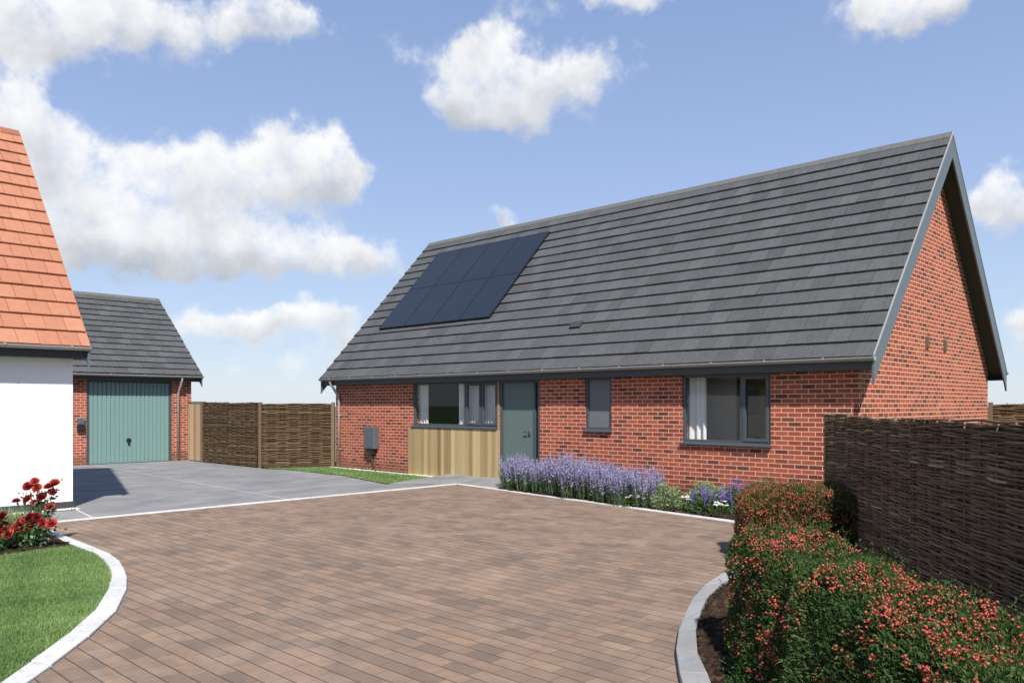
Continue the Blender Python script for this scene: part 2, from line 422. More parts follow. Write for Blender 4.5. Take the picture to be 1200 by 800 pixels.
def bumpy(name, poly, z, mat, step=.05, amp=.02, kind='structure'):
    """soil: a fine grid over the outline with uneven height"""
    a = np.array(poly); lo = a.min(0); hi = a.max(0)
    xs = np.arange(lo[0], hi[0]+step, step); ys = np.arange(lo[1], hi[1]+step, step)
    X, Y = np.meshgrid(xs, ys, indexing='ij')
    Z = z + rng.normal(size=X.shape)*amp*.6 + amp*.7*np.sin(X*5.1+Y*2)*np.sin(Y*4.3-X) + amp*.5*np.sin(X*23+Y*11)*np.sin(Y*27-X*9)
    idx = np.arange(X.size).reshape(X.shape)
    cx = (X[:-1, :-1]+step/2).ravel(); cy = (Y[:-1, :-1]+step/2).ravel()
    ok = in_poly(np.stack([cx, cy], 1), poly)
    q = np.stack([idx[:-1, :-1], idx[1:, :-1], idx[1:, 1:], idx[:-1, 1:]], -1).reshape(-1, 4)[ok]
    me = bpy.data.meshes.new(name)
    me.from_pydata(np.stack([X.ravel(), Y.ravel(), Z.ravel()], 1).tolist(), [], q.tolist())
    return finish(me, name, mat, None, np.clip(rng.normal(.4, .22, len(q)), 0, 1).astype(np.float32), smooth=True, kind=kind)

# ------------------------------------------------------------------ houses
def wall_skin(mb, u0, u1, z0, z1, openings, th, fn, reveal=None):
    """a wall with real holes; fn(u, d, z) -> xyz, d = depth into the house; openings (u0,u1,z0,z1)"""
    us = sorted({u0, u1, *[o[0] for o in openings], *[o[1] for o in openings]})
    zs = sorted({z0, z1, *[o[2] for o in openings], *[o[3] for o in openings]})
    for i in range(len(us)-1):
        for j in range(len(zs)-1):
            uc = (us[i]+us[i+1])/2; zc = (zs[j]+zs[j+1])/2
            if any(o[0] < uc < o[1] and o[2] < zc < o[3] for o in openings): continue
            a, b, c, d = us[i], us[i+1], zs[j], zs[j+1]
            mb.add([fn(a, 0, c), fn(b, 0, c), fn(b, 0, d), fn(a, 0, d)], [(0, 1, 2, 3)])
            mb.add([fn(a, th, c), fn(b, th, c), fn(b, th, d), fn(a, th, d)], [(3, 2, 1, 0)])
    for (a, b, c, d) in openings:
        for (p, q) in (((a, c), (a, d)), ((a, d), (b, d)), ((b, d), (b, c)), ((b, c), (a, c))):
            mb.add([fn(p[0], 0, p[1]), fn(q[0], 0, q[1]), fn(q[0], th, q[1]), fn(p[0], th, p[1])], [(0, 1, 2, 3)])
    for (p, q) in (((u0, z0), (u0, z1)), ((u0, z1), (u1, z1)), ((u1, z1), (u1, z0))):
        mb.add([fn(p[0], 0, p[1]), fn(q[0], 0, q[1]), fn(q[0], th, q[1]), fn(p[0], th, p[1])], [(3, 2, 1, 0)])

def tile_field(mb, a0, a1, b0, z0, sdir, slen, course, tw, skip=None):
    """overlapping tiles; slope starts at (b0, z0) and rises along sdir=(db, dz); a runs along the eave"""
    U = np.array([0, sdir[0], sdir[1]]); Nn = np.array([0, -sdir[1], sdir[0]])
    if Nn[2] < 0: Nn = -Nn
    nrow = int(round(slen/course)); c = slen/nrow
    for i in range(nrow):
        off = (i % 2)*.5*tw + random.uniform(-.02, .02)
        k0 = int(math.floor((a0-off)/tw)); k1 = int(math.ceil((a1-off)/tw))
        for k in range(k0, k1):
            x0 = max(a0, off+k*tw+.0035); x1 = min(a1, off+(k+1)*tw-.0035)
            if x1-x0 < .03: continue
            d0 = i*c - random.uniform(0, .006); d1 = (i+1)*c + .02
            if i == nrow-1: d1 = slen
            h0 = .068 + random.uniform(-.003, .004); h1 = .030
            B = lambda d, h, x: np.array([x, b0, z0]) + U*d + Nn*h
            V = [B(d0, h0-.036, x0), B(d0, h0-.036, x1), B(d0, h0, x1), B(d0, h0, x0), B(d1, h1, x1), B(d1, h1, x0), B(d1, h1-.02, x1), B(d1, h1-.02, x0)]
            F = [(0, 1, 2, 3), (3, 2, 4, 5), (0, 3, 5, 7), (1, 6, 4, 2)]
            if Nn[1]*U[1] < 0 and sdir[0] < 0: F = [f[::-1] for f in F]
            t = min(1, max(0, random.gauss(.5, .09)))
            mb.add(V, F, t)

def roof_set(root, a0, a1, W, eo, He, Hr, tile_mat, course, tw, barge=True, barge_mat='barge', tri=.41, capmat='metal', ridgemat='ridge', fasc=(.19, 2.22), gut_z=None):
    s = (Hr-He)/(W/2+eo); run = W/2+eo; rise = Hr-He; L = math.hypot(run, rise); sd = (run/L, rise/L)
    t = .068
    # base line: tile tops at the eave pass through He
    bz = He - t/sd[0]
    rb = bz + rise
    mb = MB()
    tile_field(mb, a0+.012, a1-.012, -eo, bz, sd, L-.02, course, tw)
    tile_field(mb, a0+.012, a1-.012, W+eo, bz, (-sd[0], sd[1]), L-.02, course, tw)
    roof = mb.build('roof', tile_mat, root)
    # ridge tiles
    rg = MB(); x = a0+.01
    while x < a1-.02:
        x1 = min(a1-.01, x+.45)
        j = random.uniform(-.004, .004)
        for sg in (-1, 1):
            P = lambda xx, d, h: (xx, W/2 + sg*d*sd[0]*1.0, rb + .085 + j + h - d*sd[1])
            V = [P(x+.003, 0, 0), P(x1-.003, 0, 0), P(x1-.003, .16, .0), P(x+.003, .16, .0), P(x+.003, 0, -.03), P(x1-.003, 0, -.03), P(x1-.003, .16, -.03), P(x+.003, .16, -.03)]
            F = [(0, 1, 2, 3), (3, 2, 6, 7), (4, 7, 6, 5), (0, 3, 7, 4), (1, 5, 6, 2)]
            rg.add(V, F if sg > 0 else [f[::-1] for f in F], random.random())
        x = x1
    rg.build('ridge', ridgemat, roof)
    # deck under the tiles; its underside is the soffit of the verge
    dv = .21
    e = eo-.06
    zf = lambda b: bz + (b+eo)*s - .004
    poly = [(-e, zf(-e)), (W/2, rb-.004), (W+e, zf(-e)), (W+e, zf(-e)-dv), (W/2, rb-dv), (-e, zf(-e)-dv)]
    dk = MB(); dk.prism(poly, lambda p, d: (d, p[0], p[1]), a0+.035, a1-.035)
    dk.build('roof_deck', 'soffit', root)
    if barge:
        top = lambda b: bz + (b+eo)*s + .025
        for xe in (a1, a0):
            x0, x1 = (xe-.03, xe) if xe == a1 else (xe, xe+.03)
            bb = MB()
            pl = [(-eo, top(-eo)), (W/2, top(W/2)), (W/2, top(W/2)-tri), (-eo+.10, top(-eo+.10)-tri+.02), (-eo-.0, top(-eo)-tri)]
            bb.prism(pl, lambda p, d: (d, p[0], p[1]), x0, x1)
            pr = [(W-p[0], p[1]) for p in pl]
            bb.prism(pr, lambda p, d: (d, p[0], p[1]), x0, x1)
            bb.build('bargeboard', barge_mat, root)
            cp = MB()
            xa, xb = (xe-.010, xe+.008) if xe == a1 else (xe-.008, xe+.010)
            for fb in (lambda b: b, lambda b: W-b):
                pl = [(-eo-.005, top(-eo)+.002), (W/2, top(W/2)+.002), (W/2, top(W/2)+.034), (-eo-.005, top(-eo)+.034)]
                cp.prism([(fb(p[0]), p[1]) for p in pl], lambda p, d: (d, p[0], p[1]), xa, xb)
            cp.build('verge_trim', capmat, root)
    # eaves: fascia, soffit, gutter, front and back
    fy, fz = fasc
    for sgn in (0, 1):
        Y = (lambda b: b) if sgn == 0 else (lambda b: W-b)
        fb = MB(); fb.box((a0+.032, Y(-fy-.025), fz), (a1-.032, Y(-fy), bz+.03)); fb.build('fascia', 'dark', root)
        sf = MB(); sf.box((a0+.034, Y(-fy+.001), fz), (a1-.034, Y(-.001), fz+.02)); sf.build('soffit', 'soffit', root)
        gz = He-.078 if gut_z is None else gut_z
        gt = MB(); n = 10; rr = .062; yc = -fy-.025-.065
        prof = [(yc + rr*math.cos(math.pi + math.pi*k/n), gz + rr*math.sin(math.pi + math.pi*k/n)) for k in range(n+1)]
        inner = [(yc + (rr-.006)*math.cos(2*math.pi - math.pi*k/n), gz + (rr-.006)*math.sin(2*math.pi - math.pi*k/n)) for k in range(n+1)]
        pf = prof + inner
        gt.prism([(Y(p[0]), p[1]) for p in pf], lambda p, d: (d, p[0], p[1]), a0+.004, a1+.02)
        ends = ((a0+.004, a0+.012), (a1+.012, a1+.022))
        for q in ends: gt.prism([(Y(p[0]), p[1]) for p in prof], lambda p, d: (d, p[0], p[1]), *q)
        g = gt.build('gutter', 'metal', root)
        xx = a0+.5
        while xx < a1 and sgn == 0:
            br = MB(); br.box((xx, Y(yc-rr-.004), gz-.02), (xx+.03, Y(yc-rr+.004), gz+.012)); xx += .95
            br.build('gutter_bracket', 'metal', g)
    return dict(s=s, bz=bz, rb=rb, gz=gz, yc=-fy-.025-.065)

def gable_pts(W, eo, rs, dv=.21, up=.04):
    zt = rs['bz'] + (0+eo)*rs['s'] - dv + up
    return [(0, 0), (W, 0), (W, zt), (W/2, rs['rb']-dv+up), (0, zt)]

def curtain(name, x0, x1, y, z0, z1, parent, waves):
    n = waves*8; V = []; F = []
    for i in range(n+1):
        x = x0 + (x1-x0)*i/n
        yy = y + .035*math.sin(2*math.pi*waves*i/n) + .012*math.sin(5.3*i)
        V += [(x, yy, z0), (x, yy*.98 + y*.02, z1)]
        if i: F.append((2*i-2, 2*i, 2*i+1, 2*i-1))
    mb = MB(); mb.add(V, F); return mb.build(name, 'curtain', parent, smooth=True)

def frame_rect(mb, x0, x1, z0, z1, y0, y1, w):
    mb.box((x0, y0, z0), (x0+w, y1, z1)); mb.box((x1-w, y0, z0), (x1, y1, z1))
    mb.box((x0+w, y0, z0), (x1-w, y1, z0+w)); mb.box((x0+w, y0, z1-w), (x1-w, y1, z1))

# ---- the bungalow -------------------------------------------------
XL, XR, W, eo, He, Hr = -14.27, .27, 7.128, .258, 2.48, 6.642
XA, XB = -13.93, -.03
bung = thing('bungalow', 'long red brick bungalow with steep grey slate roof and solar array', 'house', (0, 0, 0))
rs = roof_set(bung, XL, XR, W, eo, He, Hr, 'slate', .325, .33)
WIN1 = (-10.66, -7.76, 1.20, 2.235); DOOR = (-7.695, -6.53, .0, 2.235)
WIN2 = (-5.33, -4.69, 1.21, 2.235); WIN3 = (-3.13, -1.46, 1.04, 2.235)
mb = MB()
wall_skin(mb, XA, XB-.3, 0, 2.3, [WIN1, DOOR, WIN2, WIN3], .3, lambda u, d, z: (u, d, z))
mb.prism(gable_pts(W, eo, rs), lambda p, d: (d, p[0], p[1]), XB-.3, XB)
mb.prism([(p[0] if p[0] > .3 else max(p[0], .301), p[1]) for p in gable_pts(W, eo, rs)], lambda p, d: (d, p[0], p[1]), XA, XA+.3)
mb.box((XA+.3, W-.3, 0), (XB-.3, W, 2.3))
wall = mb.build('wall', 'brick', bung)
mb = MB(); mb.box((XA-.004, -.004, -.05), (XB+.004, .1, .055)); mb.build('damp_course', 'plinth', bung)
# interior seen through the panes
mb = MB(); mb.box((XA+.31, 3.4, .0), (XB-.31, 3.45, 2.4)); mb.box((XA+.31, .31, 2.3), (XB-.31, 3.39, 2.36))
mb.box((-4.3, .31, .03), (-4.2, 3.39, 2.29)); mb.box((-4.19, 1.5, .03), (-2.90, 1.56, 2.29))
mb.build('interior_wall', 'wallin', bung)
mb = MB(); mb.box((XA+.31, .31, .0), (XB-.31, 3.39, .02)); mb.build('interior_floor', 'floorin', bung)
mb = MB(); mb.box((XA+.32, 1.9, .03), (-8.9, 1.95, 2.29)); mb.box((-7.9, .31, .03), (-7.82, 1.89, 2.29)); mb.build('interior_partition', 'navy', bung)
mb = MB(); mb.box((-3.6, 2.2, .03), (-1.2, 2.26, 2.2)); mb.build('interior_door', 'oak', bung)
mb = MB(); mb.box((-3.02, 2.17, 1.5), (-2.78, 2.199, 1.98)); mb.build('interior_picture', 'black', bung)

def window(name, x0, x1, z0, z1, mulls, sill=True, sash=None, pane_mat='glass', y=.025, lab=None):
    mb = MB(); w = .055
    frame_rect(mb, x0, x1, z0, z1, y, y+.07, w)
    xs = [x0+w] + sum([[m-w/2, m+w/2] for m in mulls], []) + [x1-w]
    for m in mulls: mb.box((m-w/2, y+.003, z0+w), (m+w/2, y+.067, z1-w))
    if sash:
        for (a, b) in sash: frame_rect(mb, a, b, z0+w-.01, z1-w+.01, y-.012, y+.045, .055)
    wo = mb.build('window', 'frame', bung, bevel=.004, label=lab)
    for i in range(0, len(xs), 2):
        p = MB(); p.box((xs[i]+.002, y+.03, z0+w+.002), (xs[i+1]-.002, y+.036, z1-w-.002)); p.build('pane', pane_mat, wo)
    if sill:
        p = MB()
        p.prism([(-.055, z0-.040), (.0245, z0-.040), (.0245, z0+.008), (-.055, z0-.010)], lambda q, d: (d, q[0], q[1]), x0-.02, x1+.02)
        p.build('sill', 'frame', wo, bevel=.004)
    return wo
w1 = window('window', -10.66, -7.76, 1.20, 2.232, [-8.83], True, [(-8.80, -8.31), (-8.28, -7.80)], lab='wide window with pleated curtains above timber boards')
curtain('curtain', -11.0, -10.31, .20, 1.22, 2.2, w1, 6)
curtain('curtain', -9.22, -8.92, .20, 1.22, 2.2, w1, 3)
curtain('curtain', -8.90, -8.48, .21, 1.22, 2.2, w1, 5)
curtain('curtain', -8.40, -7.90, .21, 1.22, 2.2, w1, 5)
window('window', -5.33, -4.69, 1.21, 2.232, [], True, None, 'frost', lab='small grey window with frosted pane')
w3 = window('window', -3.13, -1.46, 1.04, 2.232, [-1.99], True, [(-1.97, -1.50)], lab='large window with white curtain on its left')
curtain('curtain', -3.60, -2.76, .20, 1.06, 2.2, w3, 6)
# timber boards under the left window and a strip beside it
mb = MB(); x = -10.80
while x < -7.71:
    x1 = min(-7.700, x + .118)
    mb.box((x+.002, -.03 - random.uniform(0, .003), -.0), (x1-.002, -.001, 1.155), min(1, max(0, random.gauss(.5, .22)))); x = x1+.002
mb.box((-7.757, -.012, 1.15), (-7.70, -.001, 2.23), .25); mb.box((-7.6995, -.032, 0), (-7.692, .011, 1.153), .4)
mb.build('timber_cladding', 'wood', bung)
# front door
mb = MB(); frame_rect(mb, -7.69, -6.53, .0, 2.232, .012, .10, .06); mb.box((-6.74, .031, .06), (-6.68, .099, 2.172))
dr = mb.build('front_door', 'frame', bung, bevel=.004)
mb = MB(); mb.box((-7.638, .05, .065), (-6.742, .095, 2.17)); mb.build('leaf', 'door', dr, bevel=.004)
mb = MB(); mb.box((-6.678, .06, .065), (-6.592, .07, 2.17)); mb.build('sidelight', 'darkglass', dr)
mb = MB(); mb.tube([(-6.86, .05, 1.13), (-6.86, .0, 1.13), (-6.98, .0, 1.13)], .011, 8); mb.box((-6.885, .044, 1.02), (-6.84, .05, 1.2)); mb.build('handle', 'frame', dr, True)
# downpipe, roof vent, wall vents
mb = MB(); gz = rs['gz']
mb.tube([(-13.78, rs['yc'], gz-.05), (-13.78, rs['yc'], gz-.13), (-13.72, -.07, gz-.46), (-13.72, -.045, gz-.55), (-13.72, -.045, .02)], .036, 10)
for z in (.5, 1.4): mb.box((-13.77, -.05, z), (-13.67, -.002, z+.03))
mb.build('downpipe', 'pipe', bung, smooth=True)
mb = MB()
U = np.array([0, 3.822, 4.162]); U = U/np.linalg.norm(U); N_ = np.array([0, -U[2], U[1]])
o = np.array([-6.15, .47, 3.29]) ; o = np.array([-6.15, -eo, He]) + U*((.49+eo)/U[1])
mb.obox(o + N_*-.01, (.28, 0, 0), U*.17, N_*.03); mb.build('roof_vent', 'soffit', bung)
for y in (3.03, 4.07):
    mb = MB(); mb.box((XB-.01, y, 2.70), (XB+.02, y+.15, 2.92)); mb.box((XB+.021, y+.02, 2.73), (XB+.03, y+.13, 2.89)); mb.build('wall_vent', 'mossvent', bung)

# solar array: eight panels lying on the roof
def panel_name(r, c):
    row = 'upper' if r else 'lower'
    return f'dark blue solar panel on slate roof, {row} row, ' + ['leftmost of four', 'second from left', 'third from left', 'rightmost of four'][c]
PW, PH = 1.07, 1.585
pe = Matrix(((1, 0, 0), (0, U[1], N_[1]), (0, U[2], N_[2]))).to_euler()
proto = None
for r in (0, 1):
    for c in range(4):
        base = np.array([-13.19 + c*PW, -eo, He]) + U*(((.90+eo)/U[1]) + r*PH) + N_*.012
        if proto is None:
            proto = thing('solar_panel', panel_name(r, c), 'solar panel', base, 0, 'solar panels on the slate roof')
            proto.rotation_euler = pe
            f = MB(); g = .001
            f.box((g, g, 0), (PW-g, g+.02, .034)); f.box((g, PH-g-.02, 0), (PW-g, PH-g, .034))
            f.box((g, g+.02, 0), (g+.02, PH-g-.02, .034)); f.box((PW-g-.02, g+.02, 0), (PW-g, PH-g-.02, .034))
            f.build('panel_frame', 'solarframe', proto)
            f = MB(); f.box((.024, .024, .005), (PW-.024, PH-.024, .031)); f.build('cell_sheet', 'cells', proto)
        else:
            p = dup(proto, base, 0, panel_name(r, c)); p.rotation_euler = pe

# utility box hung on the front wall
ub = thing('utility_box', 'tall grey utility box with cable on brick wall beside timber boards', 'utility box', (-12.23, 0, .58))
mb = MB(); mb.box((-.21, -.16, .0), (.21, -.004, .56)); mb.build('casing', 'box', ub, bevel=.02)
mb = MB(); mb.box((-.14, -.13, -.11), (.14, -.006, -.004)); mb.build('connector', 'black', ub, bevel=.01)
mb = MB(); mb.tube([(.02, -.06, -.1), (.02, -.06, -.3), (.02, -.03, -.4), (.02, -.03, -.58)], .018, 8); mb.build('cable', 'plinth', ub, smooth=True)

# ---- the garage (front faces +X) -----------------------------------
G0 = (-19.9, -1.28); Wg = 5.8; geo = .30
gar = thing('garage', 'small red brick garage with teal ribbed door and grey slate roof', 'garage', (G0[0], G0[1], 0), R(90))
gs = roof_set(gar, -3.95, .22, Wg, geo, 2.66, 5.28, 'slate', .30, .33, tri=.34, fasc=(.21, 2.42))
GD = (-3.02, -.60, 0, 2.41)
mb = MB()
wall_skin(mb, -3.7, -.25, 0, 2.5, [GD], .25, lambda u, d, z: (u, d, z))
gp = gable_pts(Wg, geo, gs)
mb.prism(gp, lambda p, d: (d, p[0], p[1]), -.25, 0); mb.prism([(max(p[0], .251), p[1]) for p in gp], lambda p, d: (d, p[0], p[1]), -3.7, -3.45)
mb.box((-3.45, Wg-.25, 0), (-.25, Wg, 2.5))
mb.build('wall', 'brick', gar)
mb = MB(); mb.box((-3.02, .03, 0), (-2.95, .1, 2.41)); mb.box((-.67, .03, 0), (-.60, .1, 2.41)); mb.box((-2.95, .03, 2.35), (-.67, .1, 2.41))
gd = mb.build('garage_door', 'frame', gar, bevel=.004)
mb = MB(); nr = 19; w = 2.28/nr
for i in range(nr):
    x = -2.95 + i*w
    mb.prism([(x+.001, .066), (x+.016, .044), (x+w-.016, .044), (x+w-.001, .066), (x+w-.001, .075), (x+.001, .075)][::-1], lambda p, d: (p[0], p[1], d), .01, 2.348)
mb.build('door_leaf', 'teal', gd)
mb = MB(); mb.tube([(-1.86, .046, .66), (-1.86, .02, .66)], .07, 14); mb.box((-1.885, -.0, .54), (-1.835, .045, .72)); mb.build('handle', 'black', gd, bevel=.006)
mb = MB(); gz = gs['gz']
mb.tube([(-.42, gs['yc'], gz-.05), (-.42, gs['yc'], gz-.13), (-.42, -.09, gz-.42), (-.42, -.05, gz-.52), (-.42, -.05, .02)], .036, 10)
for z in (.6, 1.5): mb.box((-.47, -.05, z), (-.37, -.002, z+.03))
mb.build('downpipe', 'pipe', gar, smooth=True)
lp = thing('wall_charger', 'small dark two-part box on brick pier left of teal garage door', 'charger', (-19.9, -4.47, .96), R(90))
mb = MB(); mb.box((-.10, -.09, .0), (.10, -.003, .17)); mb.build('lower_box', 'black', lp, bevel=.015)
mb = MB(); mb.box((-.09, -.085, .185), (.09, -.003, .37)); mb.build('upper_box', 'box', lp, bevel=.015)

# ---- the white rendered house --------------------------------------
H0 = (-9.9, -7.83); Wh = 7.1; heo = .35
wh = thing('white_house', 'white rendered house with steep orange tiled roof', 'house', (H0[0], H0[1], 0), R(90))
hs = roof_set(wh, -9.2, .15, Wh, heo, 2.72, 7.13, 'terra', .345, .30, tri=.36, fasc=(.25, 2.46), barge_mat='barge', capmat='terra', ridgemat='terra')
mb = MB(); mb.prism(gable_pts(Wh, heo, hs), lambda p, d: (d, p[0], p[1]), -9, 0); mb.build('wall', 'render', wh)
mb = MB(); mb.box((-9.03, -.02, -.05), (.02, Wh+.02, .105)); mb.build('plinth', 'plinth', wh)

# ------------------------------------------------------------------ ground
g = sheet('ground', [(-900, -900), (900, -900), (900, 900), (-900, 900)], -.08, 'ground')
K = [(-8.24, -8.72), (-8.24, -.75), (-1.15, -1.77)]
RO = [(-1.15, -1.77), (-.45, -2.0), (.25, -2.7), (.66, -3.9), (.60, -5.10), (.78, -5.85), (.99, -6.42), (1.3, -7.07), (1.41, -7.29), (1.66, -7.72), (1.94, -8.12), (2.4, -8.72), (3.1, -9.5), (4.0, -10.4), (5.2, -11.5), (6.6, -12.7), (8.5, -14.2)]
RI = [(-1.0, -1.62), (-.32, -1.86), (.40, -2.62), (.82, -3.88), (.76, -5.06), (.86, -5.69), (1.05, -6.27), (1.24, -6.69), (1.5, -7.2), (1.81, -7.69), (2.08, -8.02), (2.52, -8.6), (3.2, -9.37), (4.1, -10.26), (5.3, -11.36), (6.7, -12.56), (8.6, -14.05)]
LO = [(-8.3, -8.90), (-7.34, -8.915), (-6.89, -8.93), (-5.95, -8.965), (-5.47, -8.98), (-4.98, -9.0), (-4.45, -9.09), (-3.97, -9.22), (-3.52, -9.36), (-3.0, -9.56), (-2.24, -9.93), (-1.63, -10.34), (-1.11, -10.74), (-.5, -11.25), (.2, -11.95), (.9, -12.8), (1.6, -13.8), (2.1, -14.8)]
LI = [(-8.3, -9.03), (-7.3, -9.04), (-6.75, -9.06), (-5.9, -9.10), (-5.42, -9.11), (-5.06, -9.13), (-4.6, -9.20), (-4.1, -9.32), (-3.68, -9.45), (-3.16, -9.66), (-2.41, -10.03), (-1.81, -10.42), (-1.29, -10.81), (-.62, -11.33), (.07, -12.03), (.77, -12.88), (1.46, -13.87), (1.96, -14.85)]
sheet('paving', [(-8.24, -.78), (-1.15, -1.79)] + RO[1:] + [(8.5, -17), (2.2, -17)] + LO[::-1] + [(-8.24, -8.9)], 0, 'paving')
sheet('driveway', [(-20.2, -12), (-20.2, -1.2), (-14.95, -1.5), (-14.5, -1.27), (-11.8, -1.27), (-9.3, -1.83), (-8.24, -1.0), (-8.24, -8.9), (-8.3, -12)], 0, 'drive')
sheet('path', [(-9.32, -1.82, .004), (-8.24, -1.0, .004), (-8.24, -.75, .004), (-6.86, -.95, .004), (-6.86, -.01, .115), (-9.30, -.01, .115)], 0, 'drive')
# joints in the concrete
for nm, a, b, w in (('joint_strip', (-19.6, -4.20), (-8.30, -4.76), .026), ('joint_strip', (-9.85, -7.86), (-8.30, -8.06), .03)):
    a = np.array(a); b = np.array(b); d = (b-a)/np.linalg.norm(b-a); n = np.array([-d[1], d[0]])*w/2
    sheet(nm, [tuple(a-n), tuple(b-n), tuple(b+n), tuple(a+n)], .005, 'kerb')
# flush white edging and raised kerbs, laid in units
def kerb_run(name, outer, inner, z, unit_len=.0, gap=.006, mat='kerb'):
    mb = MB()
    for (a, b, c, d) in zip(outer[:-1], outer[1:], inner[1:], inner[:-1]):
        a, b, c, d = map(np.array, (a, b, c, d)); L = np.linalg.norm(b-a); n = max(1, int(round(L/unit_len))) if unit_len else 1
        for i in range(n):
            t0 = (i/n) + gap/L/2; t1 = ((i+1)/n) - gap/L/2
            q = [a+(b-a)*t0, a+(b-a)*t1, d+(c-d)*t1, d+(c-d)*t0]
            area = sum(q[k][0]*q[(k+1) % 4][1]-q[(k+1) % 4][0]*q[k][1] for k in range(4))
            if area < 0: q = q[::-1]
            zz = z + random.uniform(-.003, .003)
            mb.prism(q, lambda p, dd: (p[0], p[1], dd), -.06, zz, random.random())
    return mb.build(name, mat, None, bevel=.008, kind='structure')
kerb_run('edging_kerb', [(-8.31, -8.86), (-8.31, -.665)], [(-8.18, -8.86), (-8.18, -.80)], .014, .9)
kerb_run('edging_kerb', [(-8.305, -.66), (-1.05, -1.70)], [(-8.175, -.80), (-1.05, -1.835)], .014, .9)
kerb_run('kerb', RO, RI, .05, mat='kerbshade')
kerb_run('kerb', LO, LI, .022)
# planted beds
bedR = [(-6.86, -.93)] + [(-1.05, -1.70)] + RI[1:] + [(8.1, -13.0), (4.80, -8.37), (1.14, -3.27), (.74, -2.97), (-.03, -.01), (-6.86, -.01)]
bumpy('bed_soil', bedR, .025, 'soil', .035, .018)
bedL = [(-9.88, -9.05)] + LI[1:4] + [(-5.82, -9.12), (-5.80, -9.45), (-5.70, -9.95), (-5.6, -12.5), (-9.88, -12.5)]
bumpy('bed_soil', bedL, .022, 'soil', .03, .014)
lawnL = [(-5.83, -9.1), (-5.42, -9.115)] + LI[5:] + [(1.9, -15.5), (-5.5, -15.5), (-5.6, -12.5), (-5.7, -9.95), (-5.8, -9.45)]
sheet('lawn_turf', lawnL, .010, 'turf')
lawnB = [(-15.05, -1.5), (-14.55, -1.255), (-11.8, -1.255), (-9.29, -1.80), (-9.33, -.20), (-13.95, -.16)]
sheet('lawn_turf', lawnB, .01, 'turf')
sheet('back_garden', [(-19.9, -1.3), (-19.9, 9), (-13.9, 9), (-13.9, -.1), (-15.3, -1.35)], -.02, 'turf')

def blades(name, poly, n, z, h, w, label, far=False):
    P = sample_poly(poly, n)
    pz = np.full(n, z)
    base = np.stack([P[:, 0], P[:, 1], pz], 1)
    ang = rng.random(n)*2*math.pi
    side = np.stack([np.cos(ang), np.sin(ang), np.zeros(n)], 1)*(w*(.6+.8*rng.random(n)))[:, None]
    ln = rng.normal(size=(n, 3))*.45; ln[:, 2] = 1
    patch = .5 + .28*np.sin(P[:, 0]*2.1+P[:, 1]*1.3) * np.sin(P[:, 1]*3.1 - P[:, 0]*.7) + .18*np.sin(P[:, 0]*7+P[:, 1]*5)*np.sin(P[:, 0]*3-P[:, 1]*8)
    hh = h*(.55+.6*rng.random(n))*(.8+.35*patch)
    tip = base + unit(ln)*hh[:, None]
    T = np.stack([base-side, base+side, tip], 1)
    o = tris(name, T, patch*.75 + rng.normal(size=n)*.16 + .1, 'grass', kind='stuff')
    tag(o, label, 'grass'); return o
lv = [(-5.82, -9.12), (-5.42, -9.13)] + LI[5:14] + [(-.9, -11.7), (-4.6, -11.6), (-5.75, -10.2)]
blades('lawn_grass', lv, 118000, .008, .038, .0042, 'short mown lawn inside the curved white kerb')
blades('lawn_grass', lawnB, 22000, .008, .05, .007, 'narrow strip of lawn in front of the bungalow wall')

def pebbles(name, poly, n, r, label):
    P = sample_poly(poly, n); V = []; F = []
    oc = np.array([(1, 0, 0), (-1, 0, 0), (0, 1, 0), (0, -1, 0), (0, 0, 1), (0, 0, -1)], float)
    fc = [(0, 2, 4), (2, 1, 4), (1, 3, 4), (3, 0, 4), (2, 0, 5), (1, 2, 5), (3, 1, 5), (0, 3, 5)]
    mb = MB()
    for p in P:
        s = r*random.uniform(.6, 1.3)
        q = oc*np.array([s*random.uniform(.8, 1.3), s*random.uniform(.8, 1.3), s*.75]) + np.array([p[0], p[1], .008+random.uniform(0, .014)])
        mb.add(q, fc, random.random())
    o = mb.build(name, 'pebble', None, smooth=True, kind='stuff'); tag(o, label, 'pebbles'); return o
pebbles('pebble_strip', [(-13.95, -.2), (-9.32, -.2), (-9.32, -.03), (-13.95, -.03)], 2600, .022, 'pale pebble strip along the foot of the bungalow wall')
pebbles('pebble_strip', [(-9.62, -9.0), (-9.50, -9.0), (-9.50, -7.85), (-9.62, -7.85)], 500, .014, 'pale pebble strip along the foot of the white house')

